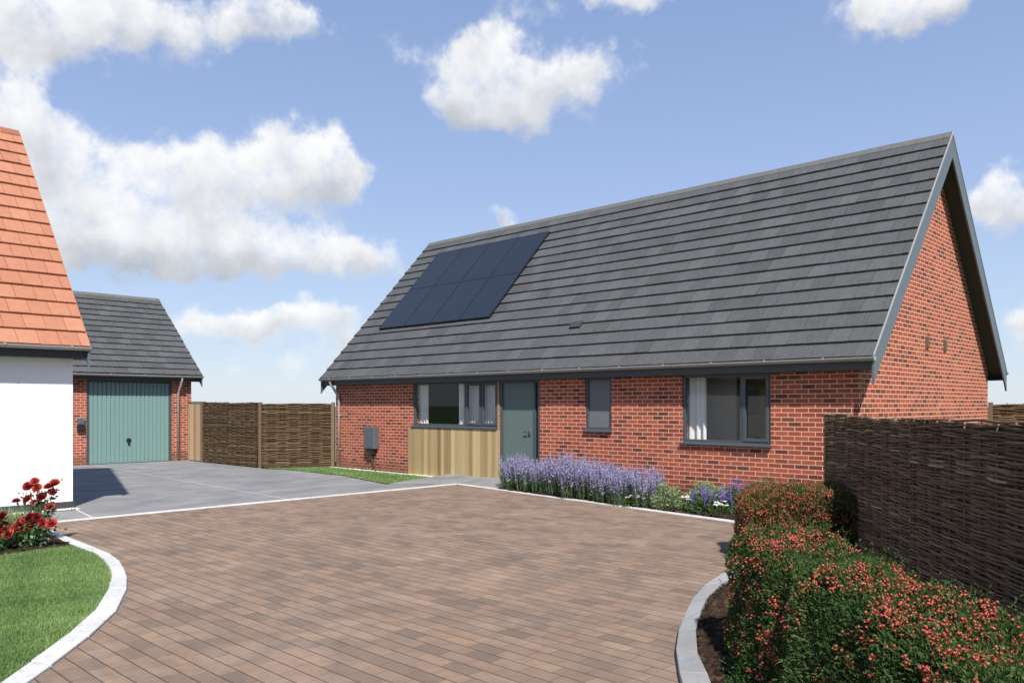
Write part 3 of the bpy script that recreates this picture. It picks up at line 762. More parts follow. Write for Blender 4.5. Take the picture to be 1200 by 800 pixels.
# ------------------------------------------------------------------ fences
def rods(w, h, sp, dz, rad, amp, z0=.02, light=.02, seg=4, tone_mu=.45, tone_sd=.17):
    """woven rods between upright stakes, one panel, in local x (length), y (thickness), z"""
    rows = int(h/dz); ns = max(2, int(round(w/sp)))*seg+1
    x = np.linspace(0, w, ns); VV = []; FF = []; TT = []; n5 = 5; k = 0
    for r in range(rows):
        ph = rng.random()*6.28; ph2 = rng.random()*6.28
        y = amp*np.sin(math.pi*x/sp + (r % 2)*math.pi + .5*math.pi) + rng.normal()*.002
        # a row is two or three rods laid end to end
        z = z0 + (r+.5)*dz + .007*np.sin(x*2.3+ph) + .004*np.sin(x*9+ph2)
        rr = rad*(.75+.5*rng.random())*(1+.15*np.sin(x*1.7+ph))
        t = np.clip(rng.normal(tone_mu, tone_sd), 0, 1)
        if rng.random() < light: t = min(1, t+.4)
        ang = np.arange(n5)*2*math.pi/n5
        Y = y[:, None] + rr[:, None]*np.cos(ang)[None]; Z = z[:, None] + rr[:, None]*np.sin(ang)[None]
        X = np.repeat(x[:, None], n5, 1)
        VV.append(np.stack([X, Y, Z], -1).reshape(-1, 3))
        i = np.arange(ns-1)[:, None]*n5; j = np.arange(n5)[None]; j2 = (j+1) % n5
        FF.append(np.stack([i+j, i+n5+j, i+n5+j2, i+j2], -1).reshape(-1, 4)+k); k += ns*n5
        TT.append(np.clip(t + .1*np.sin(np.repeat(x[:-1], n5)*4+ph) + rng.normal(size=(ns-1)*n5)*.03, 0, 1))
    # stakes
    mb = MB()
    V = np.concatenate(VV); F = np.concatenate(FF)
    mb.add(V.tolist(), F.tolist(), np.concatenate(TT).tolist())
    zz = z0 + dz*.5; yb = amp + rad*1.1
    while zz < h - dz*.5:          # the tightly packed rods on the far side
        mb.tube([(0, yb, zz), (w*.33, yb + random.uniform(-.003, .003), zz + random.uniform(-.004, .004)), (w*.67, yb, zz + random.uniform(-.004, .004)), (w, yb, zz)], rad*1.05, 5, min(1, max(0, random.gauss(tone_mu-.1, tone_sd))), cap=False)
        zz += rad*1.5
    for i in range(int(round(w/sp))+1):
        xx = min(w-.01, max(.01, i*sp)); tw = random.uniform(.01, .03)
        mb.tube([(xx, 0, 0), (xx+random.uniform(-.01, .01), 0, h*.5), (xx, 0, h+tw)], .0125, 6, random.uniform(.3, .6))
    return mb

def woven_fence(name, label, p0, p1, h, npan, sp, dz, rad, amp, mat, posts=(True, True), post_h=.02, tone_mu=.45, seg=4, midposts=True, light=.02):
    p0 = np.array(p0); p1 = np.array(p1); L = np.linalg.norm(p1-p0); a = math.atan2(p1[1]-p0[1], p1[0]-p0[0])
    t = thing(name, label, 'fence', (p0[0], p0[1], 0), a)
    w = L/npan
    for i in range(npan):
        m = rods(w-.01, h*random.uniform(.985, 1.0), sp, dz, rad, amp, seg=seg, tone_mu=tone_mu, light=light)
        m.v = [(x+i*w+.005, y, z) for x, y, z in m.v]
        m.build('woven_panel', mat, t, smooth=True)
    for i in range(npan+1):
        if (i == 0 and not posts[0]) or (i == npan and not posts[1]) or (0 < i < npan and not midposts): continue
        m = MB(); x = i*w; m.box((x-.04, -.05, -.05), (x+.04, .06, h+post_h), random.random()); m.build('post', 'post', t, bevel=.006)
    return t
woven_fence('woven_fence', 'tall dark woven willow fence standing behind the berry hedge', (1.09, -3.3), (4.75, -8.4), 1.585, 3, .27, .0135, .0105, .014, 'willow', (False, False), tone_mu=.42, midposts=False)
woven_fence('woven_fence', 'short end panel of dark willow fence turning towards the bungalow', (.70, -3.02), (1.085, -3.27), 1.60, 1, .16, .0155, .0120, .009, 'willow', (False, False), tone_mu=.5)
woven_fence('woven_fence', 'dark brushwood fence beyond the driveway beside the timber gate', (-18.62, -1.52), (-15.44, -1.47), 1.775, 2, .26, .020, .0150, .011, 'brush', (True, False), tone_mu=.40, midposts=False)
woven_fence('woven_fence', 'brown woven hurdle fence between wooden post and bungalow corner', (-15.40, -1.42), (-13.965, -.07), 1.72, 1, .30, .024, .018, .013, 'brush', (True, True), post_h=.05, tone_mu=.38, light=.06)
woven_fence('woven_fence', 'distant brown woven fence behind the brick gable', (.02, 7.16), (9.5, 7.9), 1.735, 5, .30, .026, .019, .012, 'brush', (True, True), tone_mu=.4, seg=3)
# timber gate
gt = thing('timber_gate', 'narrow pale timber board gate between garage and brushwood fence', 'gate', (-19.62, -1.50, 0))
mb = MB(); x = 0
for i in range(5):
    mb.box((x+.004, -.012, .03), (x+.176, .012, 1.76), min(1, max(0, random.gauss(.5, .25)))); x += .18
mb.build('board', 'gatewood', gt, bevel=.004)
mb = MB(); mb.box((0, .013, .25), (.9, .045, .36), .4); mb.build('rail', 'gatewood', gt)
mb = MB(); mb.box((0, .013, 1.4), (.9, .045, 1.51), .4); mb.build('rail', 'gatewood', gt)
mb = MB(); mb.box((-.0, -.03, 1.765), (1.1, .05, 1.80), .2); mb.build('capping', 'post', gt)
mb = MB(); mb.box((.91, -.03, -.05), (.99, .05, 1.76), .5); mb.build('post', 'gatewood', gt)

# ------------------------------------------------------------------ hedges with berries
ICO_V = None
def ico():
    t = (1+5**.5)/2
    v = unit(np.array([(-1, t, 0), (1, t, 0), (-1, -t, 0), (1, -t, 0), (0, -1, t), (0, 1, t), (0, -1, -t), (0, 1, -t), (t, 0, -1), (t, 0, 1), (-t, 0, -1), (-t, 0, 1)], float))
    f = np.array([(0, 11, 5), (0, 5, 1), (0, 1, 7), (0, 7, 10), (0, 10, 11), (1, 5, 9), (5, 11, 4), (11, 10, 2), (10, 7, 6), (7, 1, 8), (3, 9, 4), (3, 4, 2), (3, 2, 6), (3, 6, 8), (3, 8, 9), (4, 9, 5), (2, 4, 11), (6, 2, 10), (8, 6, 7), (9, 8, 1)])
    return v, f
IV, IF = ico()
def balls(name, C, rad, tone, mat, parent):
    n = len(C); rad = np.broadcast_to(rad, n)
    V = (C[:, None, :] + IV[None]*np.asarray(rad)[:, None, None]).reshape(-1, 3)
    F = (IF[None] + (np.arange(n)*12)[:, None, None]).reshape(-1, 3)
    me = bpy.data.meshes.new(name); me.from_pydata(V.tolist(), [], F.tolist())
    return finish(me, name, mat, parent, np.repeat(np.clip(tone, 0, 1), 20).astype(np.float32), smooth=True)

def hedge(name, label, loc, rotz, L, Wd, H, nleaf, nclus, leafL, mat, top_bias, berry_r, flare=.0, core_in=.13, rnd=.12):
    """box hedge: x along, y across, z up; uneven clipped surface"""
    t = thing(name, label, 'hedge', loc, rotz)
    def surf(n, topw):
        aS = np.array([L*H, L*H, Wd*H, Wd*H, L*Wd*topw]); pr = aS/aS.sum()
        k = rng.choice(5, n, p=pr); u = rng.random(n); v = rng.random(n)
        P = np.zeros((n, 3)); Nn = np.zeros((n, 3))
        m = k == 0; P[m] = np.stack([u[m]*L, 0*u[m], v[m]*H], 1); Nn[m] = (0, -1, 0)
        m = k == 1; P[m] = np.stack([u[m]*L, 0*u[m]+Wd, v[m]*H], 1); Nn[m] = (0, 1, 0)
        m = k == 2; P[m] = np.stack([0*u[m], u[m]*Wd, v[m]*H], 1); Nn[m] = (-1, 0, 0)
        m = k == 3; P[m] = np.stack([0*u[m]+L, u[m]*Wd, v[m]*H], 1); Nn[m] = (1, 0, 0)
        m = k == 4; P[m] = np.stack([u[m]*L, v[m]*Wd, 0*u[m]+H], 1); Nn[m] = (0, 0, 1)
        # round the box corners towards its middle line
        c = np.stack([np.clip(P[:, 0], rnd, L-rnd), np.clip(P[:, 1], rnd, Wd-rnd), np.minimum(P[:, 2], H-rnd)], 1)
        d = P-c; ln = np.linalg.norm(d, axis=1, keepdims=True); P2 = c + d/np.maximum(ln, 1e-6)*np.minimum(ln, rnd*1.04)
        N2 = unit(unit(d+1e-9)*.7 + Nn*.5)
        w = .035*np.sin(P[:, 0]*5.3+P[:, 2]*3)*np.sin(P[:, 1]*6+P[:, 0]*2.1+1) + .025*np.sin(P[:, 0]*13+P[:, 1]*9)*np.sin(P[:, 2]*11+1)
        P2 = P2 + N2*w[:, None]
        if flare: P2[:, 1] += np.where(P2[:, 1] < Wd*.5, -flare*np.clip(1-P2[:, 2]/H, 0, 1)*np.clip(P2[:, 0]/1.0, 0, 1), 0)
        return P2, N2
    P, Nn = surf(nleaf, 1.4)
    dep = rng.exponential(.035, nleaf) - .025
    P = P - Nn*dep[:, None]
    d = unit(Nn*.6 + rng.normal(size=(nleaf, 3))*.55 + np.array([0, 0, .45]))
    sz = leafL*(.6+.7*rng.random(nleaf))
    tn = rng.normal(.5, .2, nleaf) + .15*np.sin(P[:, 0]*4+P[:, 2]*3)
    quads('foliage', leaf_quads(P-d*sz[:, None]*.4, d, sz*1.15, sz*.34), tn, mat, t)
    # long loose shoots
    ns = nleaf//90
    Ps, Ns = surf(ns, 2.0); ds = unit(Ns*.5 + rng.normal(size=(ns, 3))*.35 + np.array([0, 0, .6])); ll = .05+.09*rng.random(ns)
    Q = []; T = []
    for i in range(7):
        f = (i+1)/7; c = Ps + ds*(ll*f)[:, None]
        dd = unit(ds + rng.normal(size=(ns, 3))*.8); Q.append(leaf_quads(c, dd, leafL*.75, leafL*.3)); T.append(rng.normal(.6, .18, ns))
    quads('shoots', np.concatenate(Q), np.concatenate(T), mat, t)
    mb = MB(); ci = core_in; mb.box((ci, ci, 0), (L-ci, Wd-ci, H-ci)); mb.build('shade_core', 'twig', t, bevel=.05)  # added solid core, coloured dark for the shade inside the hedge
    C, Cn = surf(nclus, top_bias)
    k = C[:, 2] > .08; C, Cn = C[k], Cn[k]
    # berries gather in patches
    pat = np.sin(C[:, 0]*3.1+C[:, 1]*4)+np.sin(C[:, 0]*6.7-C[:, 2]*5+1)+np.sin(C[:, 0]*17+C[:, 1]*13)*.6+rng.normal(size=len(C))*.65
    o = np.argsort(-pat)[:int(len(C)*.6)]; C, Cn = C[o], Cn[o]
    B = []; TB = []
    for c, n in zip(C, Cn):
        m = random.randint(5, 13); sp = berry_r*random.uniform(1.6, 2.6)
        B.append(c + n*.012 + rng.normal(size=(m, 3))*sp); TB.append(np.clip(rng.normal(random.gauss(.5, .15), .15, m), 0, 1))
    B = np.concatenate(B)
    balls('berries', B, berry_r*(.75+.5*rng.random(len(B))), np.concatenate(TB), 'berry', t)
    return t
# near hedge: starts 5.3 m ahead and runs towards the viewer along the fence
# local +y must point to the fence side (camera right), so x runs away from its far end
def place_hedge():
    # left face line from far end (2.0,-7.65) to near end (4.5,-10.2); fence lies on its +left-normal side
    a = np.array([1.83, -7.24]); b = np.array([4.48, -10.08]); d = (a-b)/np.linalg.norm(a-b)
    # x axis from near to far => +y (left of travel) is away from the fence; so mirror: run far->near, +y = left of travel = fence side
    ang = math.atan2(-d[1], -d[0])
    hedge('berry_hedge', 'clipped green hedge full of red berries beside the curved kerb', (a[0], a[1], .02), ang, float(np.linalg.norm(a-b)), .56, .79, 110000, 2300, .027, 'hedgeleaf', 3.4, .0072, flare=.26, core_in=.09)
place_hedge()
b0 = np.array([.50, -4.42]); b1 = np.array([1.62, -3.36]); ang = math.atan2(b1[1]-b0[1], b1[0]-b0[0])
hedge('berry_hedge', 'bronze tinted berry hedge reaching back towards the end of the fence', (b0[0], b0[1], .02), ang, 1.6, .85, .74, 38000, 900, .030, 'hedgeold', 1.3, .0082, rnd=.26, core_in=.2)

# ------------------------------------------------------------------ border plants
def lavender(name, label, loc, nst, h, spread, fmat='lavflower', group='lavender plants in the border', cat='lavender'):
    t = thing(name, label, cat, loc, 0, group)
    ang = rng.random(nst)*2*math.pi; rr = np.sqrt(rng.random(nst))
    base = np.stack([np.cos(ang)*rr*spread*.42, np.sin(ang)*rr*spread*.34, np.zeros(nst)], 1)
    hh = h*(.58+.48*rng.random(nst))*(1-.10*rr)
    lean = np.stack([np.cos(ang)*rr*.13, np.sin(ang)*rr*.13, np.ones(nst)], 1) + rng.normal(size=(nst, 3))*np.array([.05, .05, 0])
    lean = unit(lean); tip = base + lean*hh[:, None]
    side = unit(np.cross(lean, rng.normal(size=(nst, 3))))
    fl = (.26+.14*rng.random(nst))*h
    f0 = tip - lean*fl[:, None]
    w = .004
    S = np.stack([base-side*w*1.6, base+side*w*1.6, f0+side*w*.7, f0-side*w*.7], 1)
    # narrow leaves up the stems
    nl = nst*7; k = rng.integers(0, nst, nl); f = rng.random(nl)*.8
    lb = base[k] + (f0[k]-base[k])*f[:, None]
    ld = unit(lean[k]*1.2 + rng.normal(size=(nl, 3))*.45)
    Lq = leaf_quads(lb, ld, .10*h/.7*(.6+.8*rng.random(nl)), .012)
    quads('foliage', np.concatenate([S, Lq]), np.concatenate([rng.normal(.55, .15, nst), rng.normal(.45, .22, nl)]), 'lavleaf', t)
    # flower spikes: whorls of small florets
    Q = []; T = []
    for i in range(9):
        g = i/8.0; c = f0 + (tip-f0)*g
        r = .021*(1-.6*g)*(h/.7)
        for j in range(4):
            d = unit(lean*.9 + rng.normal(size=(nst, 3))*.75)
            Q.append(leaf_quads(c, d, r*1.9*(.7+.6*rng.random(nst)), r*1.1)); T.append(rng.normal(.5+.15*(g-.5), .2, nst))
    quads('flower_spikes', np.concatenate(Q), np.concatenate(T), fmat, t)
    return t
LX = [(-6.62, -.62, .70), (-6.12, -.74, .64), (-5.62, -.82, .66), (-5.12, -.80, .80), (-4.70, -1.0, .72), (-4.28, -1.02, .72), (-3.86, -1.16, .66), (-3.50, -1.22, .64), (-3.10, -1.18, .66)]
LL = ['lavender clump nearest the front door', 'second lavender clump counted from the front door', 'third lavender clump counted from the front door',
      'tallest lavender clump just left of the frosted window', 'fifth lavender clump from the door, under the frosted window', 'lavender clump sixth from the door, right of frosted window',
      'seventh lavender clump from the front door', 'eighth lavender clump, second last before pale shrub', 'last lavender clump beside the round pale green shrub']
protos = [lavender('lavender_plant', LL[i], (LX[i][0], LX[i][1], .03), 130, .70, .78) for i in range(3)]
for i, p in enumerate(protos): p.scale = (LX[i][2]/.70,)*3
for i in range(3, len(LX)):
    x, y, h = LX[i]
    dup(protos[i % 3], (x, y, .03), random.uniform(0, 6.28), LL[i], h/.70)

def shrub(name, label, loc, rx, rz, n, leafL, mat, cat='shrub', flower=None, nf=0, fh=.12, fsize=.02):
    t = thing(name, label, cat, loc)
    d = unit(rng.normal(size=(n, 3))); d[:, 2] = np.abs(d[:, 2])
    rad = (.55+.5*rng.random(n)**.6)*(1+.18*np.sin(d[:, 0]*5+d[:, 1]*4)*np.sin(d[:, 2]*6))
    P = d*np.array([rx, rx*.85, rz])*rad[:, None] + np.array([0, 0, .02])
    dd = unit(d*.8 + rng.normal(size=(n, 3))*.5 + np.array([0, 0, .4]))
    sz = leafL*(.6+.7*rng.random(n))
    quads('foliage', leaf_quads(P-dd*sz[:, None]*.5, dd, sz, sz*.4), rng.normal(.5, .22, n), mat, t)
    mb = MB()
    for i in range(9):
        a = random.uniform(0, 6.28); mb.tube([(0, 0, -.03), (math.cos(a)*rx*.35, math.sin(a)*rx*.3, rz*.45), (math.cos(a)*rx*.7, math.sin(a)*rx*.6, rz*.8)], [.008, .006, .003], 5, .4)
    mb.build('stems', 'post', t)
    if flower:
        a = unit(rng.normal(size=(nf, 3))); a[:, 2] = np.abs(a[:, 2]) + .35; a = unit(a)
        P = a*np.array([rx, rx*.85, rz])*(.85+.2*rng.random(nf))[:, None]
        Q = []; T = []
        for j in range(8):
            g = j/7; c = P + np.array([0, 0, 1])*fh*g + a*fh*.3*g
            for q in range(3):
                dr = unit(rng.normal(size=(nf, 3)) + np.array([0, 0, .6])); Q.append(leaf_quads(c, dr, fsize*(1.2-.6*g), fsize*.7)); T.append(rng.normal(.5, .2, nf))
        quads('flowers', np.concatenate(Q), np.concatenate(T), flower, t)
    return t
shrub('pale_shrub', 'round pale green shrub at the end of the lavender row', (-2.66, -1.22, .02), .27, .36, 2600, .045, 'sage')
shrub('pale_shrub', 'pale yellow-green shrub against the brick under large window', (-2.30, -.55, .02), .40, .36, 2600, .05, 'sage')
shrub('salvia_plant', 'low purple salvia in front of the yellow-green shrub', (-1.98, -1.20, .02), .30, .24, 2400, .05, 'midleaf', 'flowering plant', 'purple', 34, .14, .024)
shrub('salvia_plant', 'taller purple salvia close to the bronze hedge', (-1.55, -.92, .02), .30, .34, 2400, .05, 'midleaf', 'flowering plant', 'purple', 46, .17, .026)
def flower_patch(label, loc):
    t = thing('white_flower_plant', label, 'flowering plant', loc)
    n = 500; d = unit(rng.normal(size=(n, 3))); d[:, 2] = np.abs(d[:, 2])
    P = d*np.array([.15, .13, .13])*(.6+.4*rng.random(n))[:, None]
    quads('foliage', leaf_quads(P, unit(d+rng.normal(size=(n, 3))*.4), .04, .014), rng.normal(.5, .2, n), 'midleaf', t)
    for i in range(10):
        c = np.array([random.gauss(0, .075), random.gauss(0, .06), .15 + random.uniform(-.02, .03)]); Q = []
        for ring, L_ in ((0, .042), (1, .028)):
            an = 2*math.pi*np.arange(7)/7 + random.random(); dd = unit(np.stack([np.cos(an), np.sin(an), .2+.5*ring+0*an], 1))
            Q.append(leaf_quads(np.repeat(c[None], 7, 0), dd, L_, .022, .1))
        quads('flower_head', np.concatenate(Q), rng.random(14), 'cream', t)
flower_patch('small white flower cluster between the two pale shrubs', (-2.42, -1.02, .03))
flower_patch('small white flower cluster in front of the taller salvia', (-1.63, -1.28, .03))
flower_patch('small white flower cluster among the last lavender stems', (-3.24, -1.40, .03))

# ------------------------------------------------------------------ roses
def bloom(mb, c, r, nrm):
    nrm = Vector(nrm).normalized(); a = nrm.orthogonal().normalized(); b = nrm.cross(a)
    base_t = random.gauss(.5, .16)
    for ring, (n, rad, up, tl) in enumerate([(4, .30, .85, .5), (5, .55, .75, .4), (6, .80, .50, .3), (7, 1.0, .12, .1)]):
        o = random.random()*6
        for i in range(n):
            t = o + 2*math.pi*i/n; dr = a*math.cos(t)+b*math.sin(t); sd = nrm.cross(dr)
            w = rad*r*.75
            p0 = Vector(c); p1 = p0 + dr*r*rad*.6 + nrm*r*up*.55; p2 = p0 + dr*r*rad*(1.0+tl*.2) + nrm*r*up
            V = [p0-sd*w*.25, p0+sd*w*.25, p1-sd*w*.9, p1+dr*r*.08, p1+sd*w*.9, p2-sd*w*.55, p2+dr*r*.05, p2+sd*w*.55]
            mb.add([tuple(v) for v in V], [(0, 1, 3, 2), (1, 4, 3), (2, 3, 6, 5), (3, 4, 7, 6)], min(1, max(0, base_t + random.gauss(.0, .12) - .08*(2-ring))))
def rose_bush(label, loc, blooms, nleaf, rx, h, rb):
    t = thing('rose_bush', label, 'rose bush', loc, 0, 'rose bushes in the lawn border')
    L = Vector(loc); st = MB(); tips = [Vector(b)-L for b in blooms]
    for q in tips:
        m = Vector((q.x*.35+random.uniform(-.04, .04), q.y*.35+random.uniform(-.04, .04), q.z*.55))
        st.tube([(q.x*.1, q.y*.1, -.03), tuple(m), (q.x, q.y, q.z)], [.008, .006, .004], 6, .5)
    st.build('stems', 'roseleaf', t)
    c = []
    for q in tips:
        k = nleaf//len(tips); f = rng.random(k)**.7
        c.append(np.array(q)[None]*np.stack([f**1.2, f**1.2, f*.93], 1) + rng.normal(size=(k, 3))*np.array([rx, rx, .05]))
    c = np.concatenate(c); c[:, 2] = np.abs(c[:, 2]); d = unit(rng.normal(size=c.shape)+np.array([0, 0, .2]))
    quads('foliage', leaf_quads(c, d, .05*(.6+.7*rng.random(len(c))), .028), rng.normal(.5, .22, len(c)), 'roseleaf', t)
    for q in tips:
        b = MB(); bloom(b, q, rb*random.uniform(.85, 1.15), (.45+random.uniform(-.4, .4), -.45+random.uniform(-.4, .4), .75)); b.build('flower_head', 'rose', t, smooth=True)
    return t
A = [(-6.53, -9.33, .75), (-6.58, -9.39, .69), (-6.5, -9.31, .67), (-6.4, -9.21, .68), (-6.37, -9.18, .62), (-6.46, -9.27, .56), (-6.69, -9.49, .5), (-6.59, -9.39, .53), (-6.39, -9.2, .44), (-6.53, -9.33, .48), (-6.42, -9.14, .72)]
B = [(-6.11, -9.49, .36), (-6.16, -9.54, .33), (-6.09, -9.47, .31), (-6.22, -9.6, .24), (-6.01, -9.39, .29), (-5.93, -9.32, .29), (-6.12, -9.5, .24), (-6.19, -9.56, .3), (-6.05, -9.44, .37)]
Cc = [(-6.0, -9.8, .41), (-6.02, -9.8, .30), (-6.02, -9.82, .16), (-5.98, -9.76, .22), (-6.07, -9.88, .35), (-6.05, -9.94, .28)]
rose_bush('tall red rose bush with dark blooms before the white wall', (-6.45, -9.27, .03), A, 420, .045, .7, .058)
rose_bush('low spreading red rose bush beside the white kerb', (-6.10, -9.47, .03), B, 520, .06, .3, .062)
rose_bush('low red rose bush at the left edge of the border', (-6.05, -9.86, .03), Cc, 420, .06, .3, .062)
# grey-green grassy clump between the roses
t = thing('grass_clump', 'pale grey-green grassy clump growing between the rose bushes', 'plant', (-6.55, -9.62, .03))
n = 900; ang = rng.random(n)*6.28; rr = np.sqrt(rng.random(n)); base = np.stack([np.cos(ang)*rr*.16, np.sin(ang)*rr*.16, 0*rr], 1)
d = unit(np.stack([np.cos(ang)*rr*.55, np.sin(ang)*rr*.55, 1+0*rr], 1) + rng.normal(size=(n, 3))*.18)
quads('foliage', leaf_quads(base, d, .26+.22*rng.random(n), .011, .4), rng.normal(.62, .2, n), 'sage', t)

# ------------------------------------------------------------------ light, sky, camera
EL, AZX, AZY = R(50.0), .815, -.58
sd = Vector((AZX*math.cos(EL), AZY*math.cos(EL), math.sin(EL))).normalized()
sun = bpy.data.lights.new('sun', 'SUN'); sun.energy = 4.2; sun.angle = R(1.0); sun.color = (1, .955, .89)
so = bpy.data.objects.new('sun', sun); COL.objects.link(so); so.rotation_euler = sd.to_track_quat('Z', 'Y').to_euler(); so.location = (10, -15, 20)

w = bpy.data.worlds.new('World'); SC.world = w; w.use_nodes = True
nt = w.node_tree; nt.nodes.clear()
wo = nt.nodes.new('ShaderNodeOutputWorld'); bg = nt.nodes.new('ShaderNodeBackground'); nt.links.new(bg.outputs[0], wo.inputs[0])
sky = nt.nodes.new('ShaderNodeTexSky'); sky.sky_type = 'NISHITA'; sky.sun_disc = False
sky.sun_elevation = EL; sky.sun_rotation = math.atan2(AZX, AZY); sky.altitude = 0; sky.air_density = 1.0; sky.dust_density = .4; sky.ozone_density = 1.5
bg.inputs[1].default_value = .11
# clouds are laid out by compass bearing and elevation (radians): (azimuth, elevation, half width, half height, weight)
CL = [(-1.073, 0.265, 0.096, 0.042, 1), (-1.015, 0.288, 0.045, 0.041, 0.9), (-0.98, 0.28, 0.028, 0.039, 0.8), (-1.153, 0.248, 0.063, 0.039, 0.9), (-1.21, 0.211, 0.069, 0.048, 0.9), (-1.304, 0.286, 0.039, 0.054, 1), (-1.316, 0.31, 0.030, 0.030, 0.6), (-1.261, 0.236, 0.049, 0.056, 0.9), (-1.102, 0.186, 0.151, 0.032, 1), (-1.227, 0.191, 0.059, 0.038, 0.8), (-0.985, 0.178, 0.07, 0.023, 0.85), (-1.166, 0.168, 0.081, 0.027, 0.8), (-1.261, 0.403, 0.106, 0.042, 1), (-1.316, 0.38, 0.061, 0.036, 0.8), (-1.175, 0.406, 0.062, 0.034, 0.8), (-1.035, 0.431, 0.061, 0.031, 0.95), (-1.078, 0.436, 0.048, 0.03, 0.7), (-0.793, 0.39, 0.063, 0.044, 1), (-0.809, 0.416, 0.034, 0.032, 0.8), (-0.725, 0.385, 0.063, 0.034, 0.85), (-0.662, 0.388, 0.033, 0.034, 0.75), (-0.793, 0.35, 0.058, 0.025, 0.7), (-0.83, 0.366, 0.042, 0.032, 0.6), (-0.626, 0.46, 0.072, 0.019, 0.95), (-0.767, 0.462, 0.042, 0.015, 0.5), (-0.315, 0.419, 0.073, 0.028, 1), (-0.35, 0.415, 0.04, 0.021, 0.6), (-0.273, 0.411, 0.049, 0.02, 0.6), (-0.775, 0.232, 0.018, 0.017, 0.85), (-0.209, 0.222, 0.034, 0.034, 1), (-0.226, 0.209, 0.027, 0.023, 0.7), (-0.207, 0.188, 0.038, 0.014, 0.5), (-0.209, 0.089, 0.023, 0.016, 0.75), (-0.21, 0.058, 0.027, 0.023, 0.6), (-1.005, 0.109, 0.072, 0.017, 0.95), (-1.073, 0.1, 0.058, 0.018, 0.75), (-1.121, 0.085, 0.075, 0.022, 0.72), (-0.98, 0.078, 0.05, 0.018, 0.7), (-1.073, 0.035, 0.11, 0.016, 0.5), (-1.02, 0.055, 0.10, 0.012, 0.45), (-0.914, 0.15, 0.041, 0.013, 0.3), (-0.903, 0.413, 0.031, 0.023, 0.45), (-0.605, 0.398, 0.023, 0.019, 0.4), (-0.725, 0.329, 0.063, 0.017, 0.35),
      # the rest of the sky, behind and overhead
      (.5, .5, .2, .08, 1), (1.4, .35, .25, .07, 1), (2.3, .45, .2, .08, 1), (-2.2, .4, .22, .08, 1), (3.0, .3, .2, .06, 1), (-1.8, .6, .15, .07, 1), (.15, .25, .12, .05, 1)]
tc = nt.nodes.new('ShaderNodeTexCoord').outputs['Generated']
sp = nt.nodes.new('ShaderNodeSeparateXYZ'); nt.links.new(tc, sp.inputs[0])
n1 = nt.nodes.new('ShaderNodeTexNoise'); n1.inputs['Scale'].default_value = 16; n1.inputs['Detail'].default_value = 7; n1.inputs['Roughness'].default_value = .58
nt.links.new(tc, n1.inputs['Vector'])
sc_ = nt.nodes.new('ShaderNodeSeparateColor'); nt.links.new(n1.outputs['Color'], sc_.inputs[0])
az = mth(nt, 'ARCTAN2', sp.outputs[0], sp.outputs[1]); el = mth(nt, 'ARCSINE', sp.outputs[2])
az = mth(nt, 'ADD', az, mth(nt, 'MULTIPLY', mth(nt, 'SUBTRACT', sc_.outputs[0], .5), .085))
el = mth(nt, 'ADD', el, mth(nt, 'MULTIPLY', mth(nt, 'SUBTRACT', sc_.outputs[1], .5), .065))
S = None; Hs = None
for (ca, ce, ra, re, wt) in CL:
    qa = mth(nt, 'MULTIPLY', mth(nt, 'SUBTRACT', az, ca), 1/ra); qe = mth(nt, 'MULTIPLY', mth(nt, 'SUBTRACT', el, ce), 1/re)
    q2 = mth(nt, 'ADD', mth(nt, 'MULTIPLY', qa, qa), mth(nt, 'MULTIPLY', qe, qe))
    g_ = mth(nt, 'MULTIPLY', mth(nt, 'EXPONENT', mth(nt, 'MULTIPLY', q2, -.9)), wt)
    hz_ = mth(nt, 'MULTIPLY', g_, qe)
    S = g_ if S is None else mth(nt, 'ADD', S, g_); Hs = hz_ if Hs is None else mth(nt, 'ADD', Hs, hz_)
n2 = noise(nt, tc, 26, 9, .6)
dens = mth(nt, 'ADD', mth(nt, 'MINIMUM', S, 1.05), mth(nt, 'MULTIPLY', mth(nt, 'SUBTRACT', n2, .5), 1.6))
mr = nt.nodes.new('ShaderNodeMapRange'); mr.interpolation_type = 'SMOOTHSTEP'
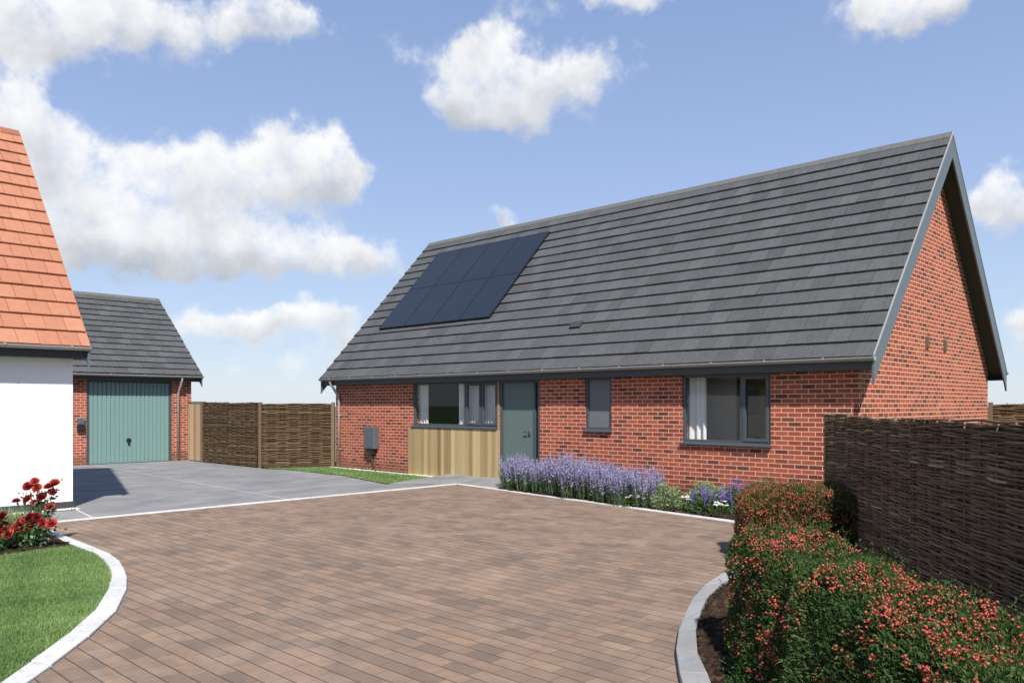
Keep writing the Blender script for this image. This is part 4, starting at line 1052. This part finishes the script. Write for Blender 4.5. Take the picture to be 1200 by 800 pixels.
nt.links.new(dens, mr.inputs[0]); mr.inputs[1].default_value = .40; mr.inputs[2].default_value = 1.16
alpha = mth(nt, 'MULTIPLY', mr.outputs[0], .96)
hrel = mth(nt, 'DIVIDE', Hs, mth(nt, 'ADD', S, .05))
n3 = noise(nt, tc, 20, 6, .55)
lit = mth(nt, 'ADD', mth(nt, 'MULTIPLY', hrel, .55), mth(nt, 'ADD', .70, mth(nt, 'MULTIPLY', mth(nt, 'SUBTRACT', n3, .5), 1.1)))
lit = mth(nt, 'ADD', lit, mth(nt, 'MULTIPLY', mth(nt, 'SUBTRACT', 1, mr.outputs[0]), .2), clamp=True)
CW = 5.2
ccol = ramp(nt, lit, [(0, (.50, .53, .58)), (.4, (.68, .70, .74)), (.75, (.93, .94, .96)), (1, (1.05, 1.05, 1.05))])
cc = nt.nodes.new('ShaderNodeVectorMath'); cc.operation = 'SCALE'; nt.links.new(ccol, cc.inputs[0]); cc.inputs['Scale'].default_value = CW
# clear-air colour by elevation, blended with the physical sky
elr = mth(nt, 'MAXIMUM', sp.outputs[2], 0.0)
air = ramp(nt, elr, [(0, (.72, .82, .95)), (.10, (.56, .70, .95)), (.25, (.42, .56, .89)), (.48, (.285, .415, .73)), (1, (.17, .29, .62))])
av = nt.nodes.new('ShaderNodeVectorMath'); av.operation = 'SCALE'; nt.links.new(air, av.inputs[0]); av.inputs['Scale'].default_value = 4.9
skyc = mix(nt, .85, sky.outputs[0], av.outputs[0])
fin = mix(nt, alpha, skyc, cc.outputs[0])
nt.links.new(fin, bg.inputs[0])

cam = bpy.data.cameras.new('camera'); co_ = bpy.data.objects.new('camera', cam); COL.objects.link(co_)
co_.location = (4.666, -12.439, 1.696); co_.rotation_euler = (math.pi/2, 0, .767)
cam.sensor_width = 36; cam.lens = 948.13/1200*36; cam.shift_y = (474.413-400)/1200; cam.clip_end = 3000; cam.clip_start = .05
SC.camera = co_
SC.view_settings.view_transform = 'Standard'; SC.view_settings.look = 'None'; SC.view_settings.gamma = 1
SC.view_settings.exposure = .75
